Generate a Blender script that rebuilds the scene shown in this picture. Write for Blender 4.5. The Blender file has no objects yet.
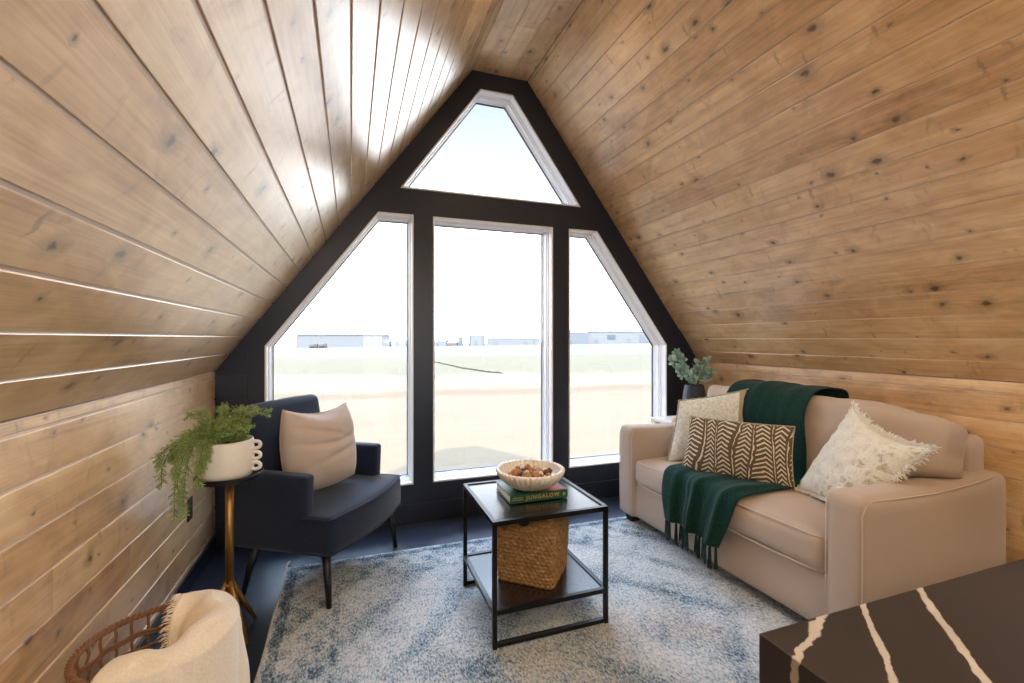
import bpy, bmesh, math, random
from mathutils import Vector, Matrix, noise
random.seed(7)
scn = bpy.context.scene
C = scn.collection
PI = math.pi
R = math.radians

# ------------------------------------------------------------------ room numbers (metres)
D = 3.28                      # gable wall plane (y)
XL, XR, ZK = -0.796, 2.93, 1.095
ZC = 3.291                    # flat strip of ceiling
CL, CR = 0.847, 1.287
YB = -3.6                     # rear of the room, behind the camera
EYE = 1.30
YAW = math.atan(161 / 455.0)

# ------------------------------------------------------------------ materials
def newmat(name):
    m = bpy.data.materials.new(name); m.use_nodes = True
    nt = m.node_tree; nt.nodes.clear()
    out = nt.nodes.new('ShaderNodeOutputMaterial')
    b = nt.nodes.new('ShaderNodeBsdfPrincipled')
    nt.links.new(b.outputs[0], out.inputs[0])
    return m, nt, b

class G:
    """small helper to write node graphs"""
    def __init__(s, nt): s.nt = nt
    def n(s, t, **kw):
        x = s.nt.nodes.new('ShaderNode' + t)
        for k, v in kw.items(): setattr(x, k, v)
        return x
    def l(s, a, b): s.nt.links.new(a, b)
    def put(s, sock, v):
        if isinstance(v, bpy.types.NodeSocket): s.l(v, sock)
        elif v is not None: sock.default_value = v
    def math(s, op, a, b=None, c=None, clamp=False):
        x = s.n('Math', operation=op); x.use_clamp = clamp
        s.put(x.inputs[0], a)
        if b is not None: s.put(x.inputs[1], b)
        if c is not None: s.put(x.inputs[2], c)
        return x.outputs[0]
    def mix(s, f, a, b, blend='MIX'):
        x = s.n('Mix', data_type='RGBA', blend_type=blend)
        s.put(x.inputs[0], f); s.put(x.inputs[6], a); s.put(x.inputs[7], b)
        return x.outputs[2]
    def noise(s, vec, scale, detail=2, rough=.5, dist=0.):
        x = s.n('TexNoise'); s.put(x.inputs['Vector'], vec)
        x.inputs['Scale'].default_value = scale; x.inputs['Detail'].default_value = detail
        x.inputs['Roughness'].default_value = rough; x.inputs['Distortion'].default_value = dist
        return x.outputs[0]
    def map(s, vec, scale=(1, 1, 1), loc=(0, 0, 0), rot=(0, 0, 0)):
        x = s.n('Mapping'); s.put(x.inputs[0], vec)
        x.inputs['Scale'].default_value = scale; x.inputs['Location'].default_value = loc
        x.inputs['Rotation'].default_value = rot
        return x.outputs[0]
    def ramp(s, f, stops):
        x = s.n('ValToRGB'); s.put(x.inputs[0], f); cr = x.color_ramp
        while len(cr.elements) < len(stops): cr.elements.new(.5)
        for e, (p, c) in zip(cr.elements, stops):
            e.position = p
            e.color = (c, c, c, 1) if isinstance(c, (int, float)) else (*c[:3], 1)
        return x.outputs[0]
    def smooth(s, f, lo, hi):
        x = s.n('MapRange', interpolation_type='SMOOTHSTEP'); s.put(x.inputs[0], f)
        x.inputs[1].default_value = lo; x.inputs[2].default_value = hi
        return x.outputs[0]
    def bump(s, h, strength, dist=.01):
        x = s.n('Bump'); s.put(x.inputs['Height'], h)
        x.inputs['Strength'].default_value = strength; x.inputs['Distance'].default_value = dist
        return x.outputs[0]
    def sep(s, vec):
        x = s.n('SeparateXYZ'); s.put(x.inputs[0], vec); return x.outputs
    def comb(s, a, b, c=0.):
        x = s.n('CombineXYZ'); s.put(x.inputs[0], a); s.put(x.inputs[1], b); s.put(x.inputs[2], c); return x.outputs[0]

def col(r, g, b):             # sRGB 0..255 -> linear
    f = lambda c: ((c/255)/12.92 if c/255 <= .04045 else (((c/255)+.055)/1.055)**2.4)
    return (f(r), f(g), f(b), 1)

def simple(name, c, rough=.5, metal=0., spec=.5, nscale=0, namt=.15, bump=0, bscale=200, sheen=0, objspace=True):
    m, nt, b = newmat(name); g = G(nt)
    tc = g.n('TexCoord').outputs['Object']
    base = c
    if nscale:
        f = g.noise(tc, nscale, 3)
        dark = tuple(v*(1-namt) for v in c[:3]) + (1,); lite = tuple(min(1, v*(1+namt)) for v in c[:3]) + (1,)
        base = g.mix(f, dark, lite)
    g.put(b.inputs['Base Color'], base)
    b.inputs['Roughness'].default_value = rough; b.inputs['Metallic'].default_value = metal
    b.inputs['Specular IOR Level'].default_value = spec; b.name = 'Principled BSDF'
    if sheen:
        b.inputs['Sheen Weight'].default_value = sheen; b.inputs['Sheen Roughness'].default_value = .4
    if bump:
        g.l(g.bump(g.noise(tc, bscale, 2), bump, .004), b.inputs['Normal'])
    return m

def wood_boards(name, light, dark, tint, rough=.32, spec=.5):
    """pine boards: UV u runs along the board (m), v across; every board has its own offset"""
    m, nt, b = newmat(name); g = G(nt)
    uv = g.n('UVMap').outputs[0]
    rnd = g.n('Attribute', attribute_name='board').outputs['Fac']
    # knots
    wq = g.noise(g.map(uv, (26, 34, 1)), 1.0, 2, .6)
    wq2 = g.noise(g.map(uv, (26, 34, 1), (7.3, 2.1, 0)), 1.0, 2, .6)
    kv = g.n('VectorMath', operation='ADD'); g.l(uv, kv.inputs[0])
    g.l(g.comb(g.math('MULTIPLY_ADD', wq, .044, -.022), g.math('MULTIPLY_ADD', wq2, .026, -.013)), kv.inputs[1])
    vo = g.n('TexVoronoi', voronoi_dimensions='2D'); vo.inputs['Scale'].default_value = 1.0
    vo.inputs['Randomness'].default_value = 1.0
    g.l(g.map(kv.outputs[0], (5.2, 7.0, 1)), vo.inputs['Vector'])
    kd = vo.outputs['Distance']; kc = g.sep(vo.outputs['Color'])
    size = g.math('MULTIPLY_ADD', g.math('POWER', kc[0], 2.0), .115, .028)
    kin = g.math('DIVIDE', kd, size)                              # 0 centre .. 1 rim
    has = g.math('GREATER_THAN', kc[1], .42)
    knot = g.math('MULTIPLY', g.math('SUBTRACT', 1, g.smooth(kin, .30, 1.0)), has)
    halo = g.math('MULTIPLY', g.math('SUBTRACT', 1, g.smooth(kin, .6, 3.0)), has)
    # dark slanting cracks beside some knots
    vs2 = g.n('TexVoronoi', voronoi_dimensions='2D'); vs2.inputs['Scale'].default_value = 1.0
    g.l(g.map(kv.outputs[0], (13, 2.6, 1), rot=(0, 0, .55)), vs2.inputs['Vector'])
    c2 = g.sep(vs2.outputs['Color'])
    crack = g.math('MULTIPLY', g.math('SUBTRACT', 1, g.smooth(vs2.outputs['Distance'], .03, .13)), g.math('GREATER_THAN', c2[0], .86))
    # grain bends round the knots
    su = g.sep(uv)
    v2 = g.math('ADD', su[1], g.math('MULTIPLY', halo, .012))
    gv = g.comb(su[0], v2)
    fine = g.noise(g.map(gv, (3., 170, 1)), 1.0, 3, .6, .3)
    broad = g.noise(g.map(gv, (1.1, 26, 1)), 1.0, 2, .5, 1.2)
    blot = g.noise(g.map(gv, (5., 9, 1)), 1.0, 3, .6, .8)
    cross = g.noise(g.map(gv, (11., 5, 1), rot=(0, 0, .4)), 1.0, 3, .6, 1.8)
    f = g.math('ADD', g.math('MULTIPLY', fine, .28), g.math('MULTIPLY', broad, .34))
    f = g.math('ADD', f, g.math('MULTIPLY', blot, .54))
    f = g.math('ADD', f, g.math('MULTIPLY_ADD', rnd, .17, -.115))
    base = g.ramp(f, [(.24, dark), (.52, tint), (.76, light)])
    streak = g.smooth(cross, .58, .74)
    base = g.mix(g.math('MULTIPLY', streak, .30), base, tuple(x*.85 for x in dark[:3]) + (1,))
    base = g.mix(g.math('MULTIPLY', halo, .45), base, tuple(x*.75 for x in dark[:3]) + (1,))
    base = g.mix(g.math('MULTIPLY', crack, .42), base, tuple(x*.40 for x in dark[:3]) + (1,))
    base = g.mix(g.math('MULTIPLY', knot, .92), base, tuple(x*.30 for x in dark[:3]) + (1,))
    g.l(base, b.inputs['Base Color'])
    b.inputs['Specular IOR Level'].default_value = spec
    b.inputs['Coat Weight'].default_value = 1.; b.inputs['Coat Roughness'].default_value = .33; b.inputs['Coat IOR'].default_value = 1.75
    g.put(b.inputs['Roughness'], g.math('MULTIPLY_ADD', broad, .12, rough-.06))
    g.l(g.bump(g.math('ADD', fine, g.math('MULTIPLY', knot, -1.2)), .12, .002), b.inputs['Normal'])
    return m

M = {}
M['pine'] = wood_boards('stained_pine', col(244, 212, 162), col(142, 102, 62), col(214, 172, 120))
M['pine_lip'] = simple('raw_pine_edge', col(214, 196, 178), .28, nscale=9, namt=.1, spec=.6)
M['navy_wall'] = simple('navy_paint', col(25, 31, 50), .42, nscale=3, namt=.12, bump=.05, bscale=60)
M['navy_trim'] = simple('navy_trim_paint', col(26, 31, 46), .36, nscale=2, namt=.1)
M['vinyl'] = simple('white_vinyl', col(236, 236, 238), .35, nscale=4, namt=.02)
M['gasket'] = simple('grey_gasket', col(60, 72, 92), .5, nscale=10, namt=.1)
M['black_metal'] = simple('black_metal', col(14, 14, 17), .38, .3, nscale=30, namt=.1)
M['black_top'] = simple('black_laminate', col(16, 17, 21), .20, 0, .8, nscale=12, namt=.2, bump=.03, bscale=300)
M['black_top'].node_tree.nodes['Principled BSDF'].inputs['Coat Weight'].default_value = .8
M['black_top'].node_tree.nodes['Principled BSDF'].inputs['Coat Roughness'].default_value = .22
M['dark_leg'] = simple('dark_leg', col(14, 13, 14), .4, nscale=20, namt=.1)
M['brass'] = simple('brass', col(168, 126, 74), .42, .9, nscale=20, namt=.08)
M['ceramic'] = simple('white_ceramic', col(232, 224, 210), .55, nscale=40, namt=.05, bump=.05, bscale=90)
M['stone_bowl'] = simple('cream_stone', col(236, 231, 222), .6, nscale=18, namt=.08, bump=.08, bscale=120)
M['charcoal_vase'] = simple('charcoal_vase', col(52, 58, 74), .6, nscale=20, namt=.08, bump=.05, bscale=100)
M['nut'] = simple('brown_wood_chip', col(168, 112, 62), .6, nscale=60, namt=.35)
M['nut2'] = simple('pale_wood_chip', col(226, 204, 172), .6, nscale=60, namt=.25)
M['nut3'] = simple('dark_wood_chip', col(96, 62, 38), .6, nscale=60, namt=.3)
M['paper'] = simple('paper', col(226, 222, 212), .8, nscale=200, namt=.06)
M['gold'] = simple('gold_print', col(206, 168, 92), .4, .2, nscale=30, namt=.05)
M['pale_wood'] = simple('pale_yellow_wood', col(214, 176, 108), .5, nscale=30, namt=.12)
M['white_table'] = simple('white_table_paint', col(224, 216, 206), .4, nscale=6, namt=.05)
M['fern'] = simple('fern_green', col(150, 172, 98), .55, nscale=30, namt=.4)
M['fern_stem'] = simple('fern_stem', col(96, 92, 50), .6, nscale=20, namt=.2)
M['euca'] = simple('eucalyptus_leaf', col(158, 188, 176), .6, nscale=25, namt=.25)
M['euca_stem'] = simple('eucalyptus_stem', col(104, 96, 78), .7, nscale=20, namt=.2)
M['black_plate'] = simple('black_plate', col(20, 20, 22), .35, nscale=20, namt=.1)
M['rattan'] = simple('rattan', col(128, 88, 54), .45, nscale=35, namt=.35, bump=.15, bscale=150)
M['asphalt'] = simple('roof_shingle', col(60, 60, 62), .9, nscale=30, namt=.3)

def fabric(name, c, c2=None, scale=260, amt=.6, rough=.9, sheen=.25, blotch=.06, bump=.25):
    m, nt, b = newmat(name); g = G(nt)
    tc = g.n('TexCoord').outputs['Object']
    wv = g.noise(tc, scale, 2, .6)
    bl = g.noise(tc, 7, 3, .6)
    c2 = c2 or tuple(v*.80 for v in c[:3]) + (1,)
    base = g.mix(g.math('MULTIPLY', g.smooth(wv, .35, .65), amt), c, c2)
    base = g.mix(bl, g.mix(1., base, (1-blotch,)*3 + (1,), 'MULTIPLY'), base)
    g.l(base, b.inputs['Base Color'])
    b.inputs['Roughness'].default_value = rough; b.inputs['Specular IOR Level'].default_value = .2
    b.inputs['Sheen Weight'].default_value = sheen; b.inputs['Sheen Roughness'].default_value = .5
    g.l(g.bump(wv, bump, .003), b.inputs['Normal'])
    return m
M['sofa'] = fabric('taupe_upholstery', col(190, 170, 153), None, 320, .35)
M['sofa_pipe'] = fabric('taupe_piping', col(206, 192, 178), None, 320, .4)
M['linen'] = fabric('beige_linen', col(206, 188, 172), None, 240, .4)
M['velvet'] = fabric('navy_velvet', col(24, 36, 58), col(18, 27, 44), 60, .6, .75, .18, .2, .08)
M['green_knit'] = fabric('forest_green_knit', col(14, 62, 54), col(7, 34, 30), 130, .8, .95, .06, .2, .6)
M['cream_throw'] = fabric('cream_throw', col(238, 224, 202), None, 170, .45, .95, .3, .08, .5)
M['rug_bind'] = fabric('rug_binding', col(196, 192, 184), col(120, 130, 140), 120, .7)

def mat_sage():
    m, nt, b = newmat('sage_boucle'); g = G(nt)
    tc = g.n('TexCoord').outputs['Object']
    n1 = g.noise(tc, 60, 3, .6); n2 = g.noise(g.map(tc, (1, 1, 6)), 40, 2)
    base = g.mix(g.smooth(n1, .35, .68), col(210, 214, 206), col(238, 240, 236))
    base = g.mix(g.math('MULTIPLY', g.smooth(n2, .55, .75), .35), base, col(178, 182, 166))
    band = g.smooth(g.sep(g.n('UVMap').outputs[0])[0], .845, .853)
    base = g.mix(band, base, g.mix(n1, col(170, 150, 120), col(190, 172, 142)))
    g.l(base, b.inputs['Base Color']); b.inputs['Roughness'].default_value = .95
    b.inputs['Specular IOR Level'].default_value = .15
    g.l(g.bump(n1, .5, .006), b.inputs['Normal'])
    return m
M['sage'] = mat_sage()
M['sage_edge'] = fabric('olive_edging', col(186, 182, 158), col(134, 130, 104), 90, .7)

def mat_chevron():
    """olive brown pillow with cream herringbone columns; uses UV (0..1)"""
    m, nt, b = newmat('chevron_print'); g = G(nt)
    uv = g.n('UVMap').outputs[0]; s = g.sep(uv)
    wob = g.noise(g.map(uv, (3, 6, 1)), 1.0, 2)
    u = g.math('ADD', g.math('ADD', s[0], g.math('MULTIPLY', g.math('SINE', g.math('MULTIPLY', s[0], 21.)), .018)), g.math('MULTIPLY_ADD', wob, .05, -.025))
    u = g.math('ADD', u, g.math('MULTIPLY', g.math('SINE', g.math('ADD', g.math('MULTIPLY', s[1], 3.6), g.math('MULTIPLY', s[0], 13.))), .022))
    ncol = 6.0
    cu = g.math('FRACT', g.math('MULTIPLY', u, ncol))
    tri = g.math('ABSOLUTE', g.math('SUBTRACT', cu, .5))              # .5 edge .. 0 centre
    ph = g.math('FRACT', g.math('ADD', g.math('MULTIPLY', s[1], 13.0), g.math('MULTIPLY', tri, 2.6)))
    rough_edge = g.noise(g.map(uv, (90, 60, 1)), 1.0, 2)
    stripe = g.math('GREATER_THAN', g.math('ADD', ph, g.math('MULTIPLY_ADD', rough_edge, .3, -.15)), .64)
    lane = g.math('LESS_THAN', tri, .36)
    idx = g.math('FLOOR', g.math('MULTIPLY', u, ncol))
    wide = g.math('GREATER_THAN', tri, g.math('MULTIPLY_ADD', wob, .16, .395))
    white = g.math('MAXIMUM', g.math('MULTIPLY', stripe, lane), g.math('MULTIPLY', wide, g.math('GREATER_THAN', rough_edge, .36)))
    w = g.noise(g.map(uv, (160, 100, 1)), 1.0, 2)
    base = g.mix(white, g.mix(w, col(84, 72, 54), col(112, 98, 76)), g.mix(w, col(206, 194, 176), col(228, 218, 202)))
    g.l(base, b.inputs['Base Color']); b.inputs['Roughness'].default_value = .9
    b.inputs['Specular IOR Level'].default_value = .2
    g.l(g.bump(g.math('ADD', w, g.math('MULTIPLY', white, .6)), .35, .003), b.inputs['Normal'])
    return m
M['chevron'] = mat_chevron()

def mat_fringe_pillow():
    m, nt, b = newmat('tufted_white_sage'); g = G(nt)
    uv = g.n('UVMap').outputs[0]
    v = g.n('TexVoronoi', voronoi_dimensions='2D', feature='DISTANCE_TO_EDGE'); v.inputs['Scale'].default_value = 9
    g.l(uv, v.inputs['Vector'])
    n1 = g.noise(g.map(uv, (70, 70, 1)), 1.0, 3, .7); n2 = g.noise(g.map(uv, (9, 9, 1)), 1.0, 3, .6, 1.)
    green = g.math('MULTIPLY', g.smooth(v.outputs[0], .06, .2), g.smooth(n2, .44, .60))
    sv = g.sep(uv); green = g.math('MULTIPLY', green, g.smooth(n1, .40, .55))
    green = g.math('MULTIPLY', green, g.math('MULTIPLY_ADD', g.smooth(g.math('SUBTRACT', sv[0], g.math('MULTIPLY', sv[1], .5)), .2, .6), .8, .25))
    base = g.mix(g.smooth(n1, .35, .65), col(222, 221, 212), col(246, 245, 240))
    base = g.mix(g.math('MULTIPLY', green, .75), base, col(150, 140, 98))
    g.l(base, b.inputs['Base Color']); b.inputs['Roughness'].default_value = .95
    b.inputs['Specular IOR Level'].default_value = .1
    g.l(g.bump(n1, .6, .01), b.inputs['Normal'])
    return m
M['tufted'] = mat_fringe_pillow()
M['white_fringe'] = fabric('white_fringe', col(236, 234, 226), None, 100, .3)

def mat_floor():
    m, nt, b = newmat('slate_plank_floor'); g = G(nt)
    tc = g.n('TexCoord').outputs['Object']; s = g.sep(tc)
    row = g.math('DIVIDE', s[0], .18); ri = g.math('FLOOR', row)
    fr = g.math('FRACT', row)
    edge = g.math('LESS_THAN', g.math('MINIMUM', fr, g.math('SUBTRACT', 1, fr)), .008)
    wn = g.n('TexWhiteNoise', noise_dimensions='1D'); g.l(ri, wn.inputs['W'])
    gr = g.noise(g.map(tc, (60, 3, 1)), 1.0, 3, .6)
    f = g.math('ADD', g.math('MULTIPLY', wn.outputs[0], .35), g.math('MULTIPLY', gr, .6))
    base = g.ramp(f, [(.15, col(26, 33, 46)), (.85, col(46, 56, 74))])
    base = g.mix(g.math('MULTIPLY', edge, .6), base, col(14, 15, 20))
    g.l(base, b.inputs['Base Color'])
    g.put(b.inputs['Roughness'], g.math('MULTIPLY_ADD', gr, .15, .24))
    g.l(g.bump(gr, .05, .002), b.inputs['Normal'])
    return m
M['floor'] = mat_floor()

RX0, RX1, RY0, RY1 = -0.34, 2.87, 0.56, 2.84      # rug extents
def mat_rug():
    m, nt, b = newmat('distressed_rug'); g = G(nt)
    tc = g.n('TexCoord').outputs['Object']; s = g.sep(tc)
    W, L = RX1-RX0, RY1-RY0
    dx = g.math('MINIMUM', s[0], g.math('SUBTRACT', W, s[0])); dy = g.math('MINIMUM', s[1], g.math('SUBTRACT', L, s[1]))
    d = g.math('MINIMUM', dx, dy)
    warp = g.noise(tc, 9, 3, .6)
    dd = g.math('ADD', d, g.math('MULTIPLY_ADD', warp, .02, -.01))
    pile = g.noise(g.map(tc, (1.0, .55, 1)), 330, 2, .7)
    fleck = g.noise(g.map(tc, (1.0, .5, 1)), 120, 4, .74)
    worn = g.noise(tc, 3.0, 4, .65, .6)
    patch = g.noise(tc, 1.3, 3, .5)
    # motif: ogee lattice in the field, little diamonds in the border
    cx, cy = W*.5, L*.5
    qx = g.math('ABSOLUTE', g.math('SUBTRACT', s[0], cx)); qy = g.math('ABSOLUTE', g.math('SUBTRACT', s[1], cy))
    rad = g.math('ADD', g.math('MULTIPLY', qx, 1.25), qy)
    ring = g.math('SINE', g.math('MULTIPLY', g.math('ADD', rad, g.math('MULTIPLY', warp, .16)), 13.))
    lat = g.math('MULTIPLY', g.math('SINE', g.math('MULTIPLY', g.math('ADD', s[0], g.math('MULTIPLY', warp, .05)), 46.)),
                 g.math('SINE', g.math('MULTIPLY', g.math('ADD', s[1], g.math('MULTIPLY', warp, .05)), 40.)))
    motif = g.math('ADD', g.math('MULTIPLY', g.smooth(ring, .3, .95), .16), g.math('MULTIPLY', g.smooth(lat, .1, .8), .05))
    f = g.math('ADD', g.math('MULTIPLY', fleck, 1.05), g.math('MULTIPLY', worn, .42))
    f = g.math('ADD', f, g.math('MULTIPLY', pile, .35))
    f = g.math('ADD', f, g.math('MULTIPLY', motif, -.45))
    f = g.math('ADD', f, -.278)
    # border bands
    b1 = g.math('MULTIPLY', g.smooth(dd, .015, .03), g.math('SUBTRACT', 1, g.smooth(dd, .055, .07)))
    b2 = g.math('MULTIPLY', g.smooth(dd, .255, .265), g.math('SUBTRACT', 1, g.smooth(dd, .285, .295)))
    bord = g.math('SUBTRACT', 1, g.smooth(dd, .27, .28))
    f = g.math('ADD', f, g.math('MULTIPLY', b1, -.13)); f = g.math('ADD', f, g.math('MULTIPLY', b2, -.05))
    bm = g.math('MULTIPLY', g.smooth(lat, -.1, .5), bord)
    f = g.math('ADD', f, g.math('MULTIPLY', bm, -.06))
    base = g.ramp(f, [(.34, col(44, 64, 80)), (.45, col(82, 108, 126)), (.53, col(140, 155, 164)), (.64, col(186, 190, 190)), (.85, col(220, 217, 211))])
    warm = g.math('MULTIPLY', g.smooth(patch, .55, .70), .4)
    base = g.mix(warm, base, g.ramp(f, [(.40, col(84, 78, 74)), (.60, col(150, 134, 118)), (.80, col(206, 192, 174))]))
    g.l(base, b.inputs['Base Color']); b.inputs['Roughness'].default_value = .95
    b.inputs['Specular IOR Level'].default_value = .1
    b.inputs['Sheen Weight'].default_value = .1
    g.l(g.bump(g.math('ADD', pile, fleck), .5, .006), b.inputs['Normal'])
    return m
M['rug'] = mat_rug()

def mat_counter():
    """dark stone with three pale veins drawn as wandering lines across the slab"""
    m, nt, b = newmat('dark_veined_stone'); g = G(nt)
    tc = g.n('TexCoord').outputs['Object']; s = g.sep(tc)
    n = g.noise(tc, 14, 3, .6); n2 = g.noise(tc, 3.5, 3)
    base = g.mix(g.smooth(n2, .3, .7), col(34, 29, 28), col(46, 39, 37))
    def vein(x0, y0, x1, y1, wob, w, seed):
        ux, uy = x1-x0, y1-y0; L = math.hypot(ux, uy); nx, ny = -uy/L, ux/L
        dist = g.math('ADD', g.math('MULTIPLY', s[0], nx), g.math('MULTIPLY_ADD', s[1], ny, -(x0*nx+y0*ny)))
        wb = g.noise(g.map(tc, (1, 1, 1), (seed, 0, 0)), 16, 3, .65)
        dist = g.math('ADD', dist, g.math('MULTIPLY_ADD', wb, wob, -wob*.5))
        ww = g.math('MULTIPLY_ADD', g.noise(g.map(tc, (1, 1, 1), (seed+5, 0, 0)), 22, 2), w*1.6, w*.2)
        return g.math('SUBTRACT', 1, g.smooth(g.math('DIVIDE', g.math('ABSOLUTE', dist), ww), .7, 1.15))
    v = None
    for a in VEINS:
        q = vein(*a); v = q if v is None else g.math('MAXIMUM', v, q)
    base = g.mix(v, base, g.mix(n, col(150, 138, 126), col(196, 186, 176)))
    g.l(base, b.inputs['Base Color']); b.inputs['Roughness'].default_value = .42
    return m
# vein ends in the slab's own coordinates (metres from its corner): (x0, y0, x1, y1, wobble, width, seed)
VEINS = [(.120, .002, -.005, -.058, .030, .0060, 1.), (.212, .003, .072, -.121, .020, .0040, 9.), (.335, .0, .173, -.156, .016, .0052, 17.), (.80, 0, .5, -.4, .03, .006, 30.)]
M['counter'] = mat_counter()
M['cabinet_black'] = simple('black_cabinet', col(22, 21, 22), .5, nscale=6, namt=.1)

def mat_seagrass():
    m, nt, b = newmat('seagrass_weave'); g = G(nt)
    tc = g.n('TexCoord').outputs['Object']
    n = g.noise(g.map(tc, (1, 1, 2)), 45, 3, .6); n2 = g.noise(tc, 220, 2)
    f = g.math('ADD', g.math('MULTIPLY', n, .7), g.math('MULTIPLY', n2, .3))
    g.l(g.ramp(f, [(.3, col(104, 76, 46)), (.5, col(158, 122, 80)), (.7, col(192, 160, 114))]), b.inputs['Base Color'])
    b.inputs['Roughness'].default_value = .75
    g.l(g.bump(n2, .4, .003), b.inputs['Normal'])
    return m
M['seagrass'] = mat_seagrass()
M['book_green'] = simple('green_cover', col(28, 88, 72), .45, nscale=25, namt=.25)
M['book_red'] = simple('coral_print', col(196, 92, 84), .5, nscale=30, namt=.2)

def mat_glass():
    m = bpy.data.materials.new('window_glass'); m.use_nodes = True
    nt = m.node_tree; nt.nodes.clear(); g = G(nt)
    out = g.n('OutputMaterial'); tr = g.n('BsdfTransparent'); gl = g.n('BsdfGlossy'); mx = g.n('MixShader'); fr = g.n('Fresnel')
    tc = g.n('TexCoord').outputs['Object']
    g.l(g.mix(g.noise(tc, 2, 1), (.97, .985, .985, 1), (.985, .99, .99, 1)), tr.inputs[0])
    gl.inputs['Roughness'].default_value = .01; fr.inputs[0].default_value = 1.35
    g.l(g.math('MULTIPLY', fr.outputs[0], .8), mx.inputs[0]); g.l(tr.outputs[0], mx.inputs[1]); g.l(gl.outputs[0], mx.inputs[2])
    g.l(mx.outputs[0], out.inputs[0])
    return m
M['glass'] = mat_glass()

def emit(name, c, s):
    m = bpy.data.materials.new(name); m.use_nodes = True
    nt = m.node_tree; nt.nodes.clear(); g = G(nt)
    out = g.n('OutputMaterial'); e = g.n('Emission'); e.inputs[0].default_value = c; e.inputs[1].default_value = s
    g.l(e.outputs[0], out.inputs[0]); return m
M['lamp'] = emit('lamp_disc', (1, .88, .70, 1), 5)

# ------------------------------------------------------------------ object helpers
def link(name, me, mat, parent=None, smooth=False):
    o = bpy.data.objects.new(name, me); C.objects.link(o)
    if mat is not None: me.materials.append(mat)
    if smooth: me.shade_smooth()
    if parent is not None: o.parent = parent
    return o
def obj(name, bm, mat, parent=None, smooth=False, at=None):
    me = bpy.data.meshes.new(name)
    bmesh.ops.recalc_face_normals(bm, faces=bm.faces[:])
    bm.to_mesh(me); bm.free()
    o = link(name, me, mat, parent, smooth)
    if at is not None:                                   # move the origin, keep the shape
        me.transform(Matrix.Translation(-Vector(at))); o.location = at
    return o
def auto(o, ang=40):
    for p in o.data.polygons: p.use_smooth = True
    o.data.set_sharp_from_angle(angle=R(ang)); return o
def tag(o, label, cat, group=None):
    o['label'] = label; o['category'] = cat
    if group: o['group'] = group
    return o
def thing(name, label, cat, loc=(0, 0, 0), rz=0, group=None):
    o = bpy.data.objects.new(name, None); C.objects.link(o)
    o.empty_display_size = .1; o.location = loc; o.rotation_euler = (0, 0, rz)
    return tag(o, label, cat, group)
def struct(o): o['kind'] = 'structure'; return o

def box(bm, x0, x1, y0, y1, z0, z1, mtx=None):
    vs = [bm.verts.new((x, y, z)) for x in (x0, x1) for y in (y0, y1) for z in (z0, z1)]
    for f in ((0, 1, 3, 2), (4, 6, 7, 5), (0, 4, 5, 1), (2, 3, 7, 6), (0, 2, 6, 4), (1, 5, 7, 3)):
        bm.faces.new([vs[i] for i in f])
    if mtx is not None:
        for v in vs: v.co = mtx @ v.co
    return vs
def bbox(x0, x1, y0, y1, z0, z1, bev=.003, seg=2):
    bm = bmesh.new(); box(bm, x0, x1, y0, y1, z0, z1)
    bmesh.ops.bevel(bm, geom=bm.edges[:], offset=bev, segments=seg, affect='EDGES', profile=.6)
    return bm
def tube(bm, pts, r, seg=8, closed=False, cap=True):
    """tube through pts; r a number or a list"""
    n = len(pts); P = [Vector(p) for p in pts]; rs = r if isinstance(r, (list, tuple)) else [r]*n
    rings = []; up = None
    for i in range(n):
        t = (P[(i+1) % n]-P[i-1]) if closed else (P[min(i+1, n-1)]-P[max(i-1, 0)])
        if t.length < 1e-9: t = Vector((0, 0, 1))
        t.normalize()
        if up is None:
            up = t.orthogonal().normalized()
        up = up-t*up.dot(t)
        if up.length < 1e-6: up = t.orthogonal()
        up.normalize(); s = t.cross(up)
        rings.append([bm.verts.new(P[i]+(up*math.cos(a)+s*math.sin(a))*rs[i]) for a in (2*PI*k/seg for k in range(seg))])
    for i in range(n if closed else n-1):
        a, b = rings[i], rings[(i+1) % n]
        for k in range(seg):
            bm.faces.new((a[k], a[(k+1) % seg], b[(k+1) % seg], b[k]))
    if cap and not closed:
        bm.faces.new(rings[0][::-1]); bm.faces.new(rings[-1])
    return rings
def lathe(bm, prof, seg=32, cx=0, cy=0, cz=0, rfun=None):
    rings = []
    for (r, z) in prof:
        if r < 1e-6: rings.append([bm.verts.new((cx, cy, cz+z))]); continue
        rings.append([bm.verts.new((cx+math.cos(a)*r*(rfun(a, z, r) if rfun else 1), cy+math.sin(a)*r*(rfun(a, z, r) if rfun else 1), cz+z)) for a in (2*PI*k/seg for k in range(seg))])
    for a, b in zip(rings, rings[1:]):
        for k in range(seg):
            if len(a) == 1: bm.faces.new((a[0], b[k], b[(k+1) % seg]))
            elif len(b) == 1: bm.faces.new((a[k], a[(k+1) % seg], b[0]))
            else: bm.faces.new((a[k], a[(k+1) % seg], b[(k+1) % seg], b[k]))
def nz(p, s=1., seed=0.):
    return noise.noise(Vector((p[0]*s+seed, p[1]*s-seed*.7, p[2]*s+seed*1.3)))

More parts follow.
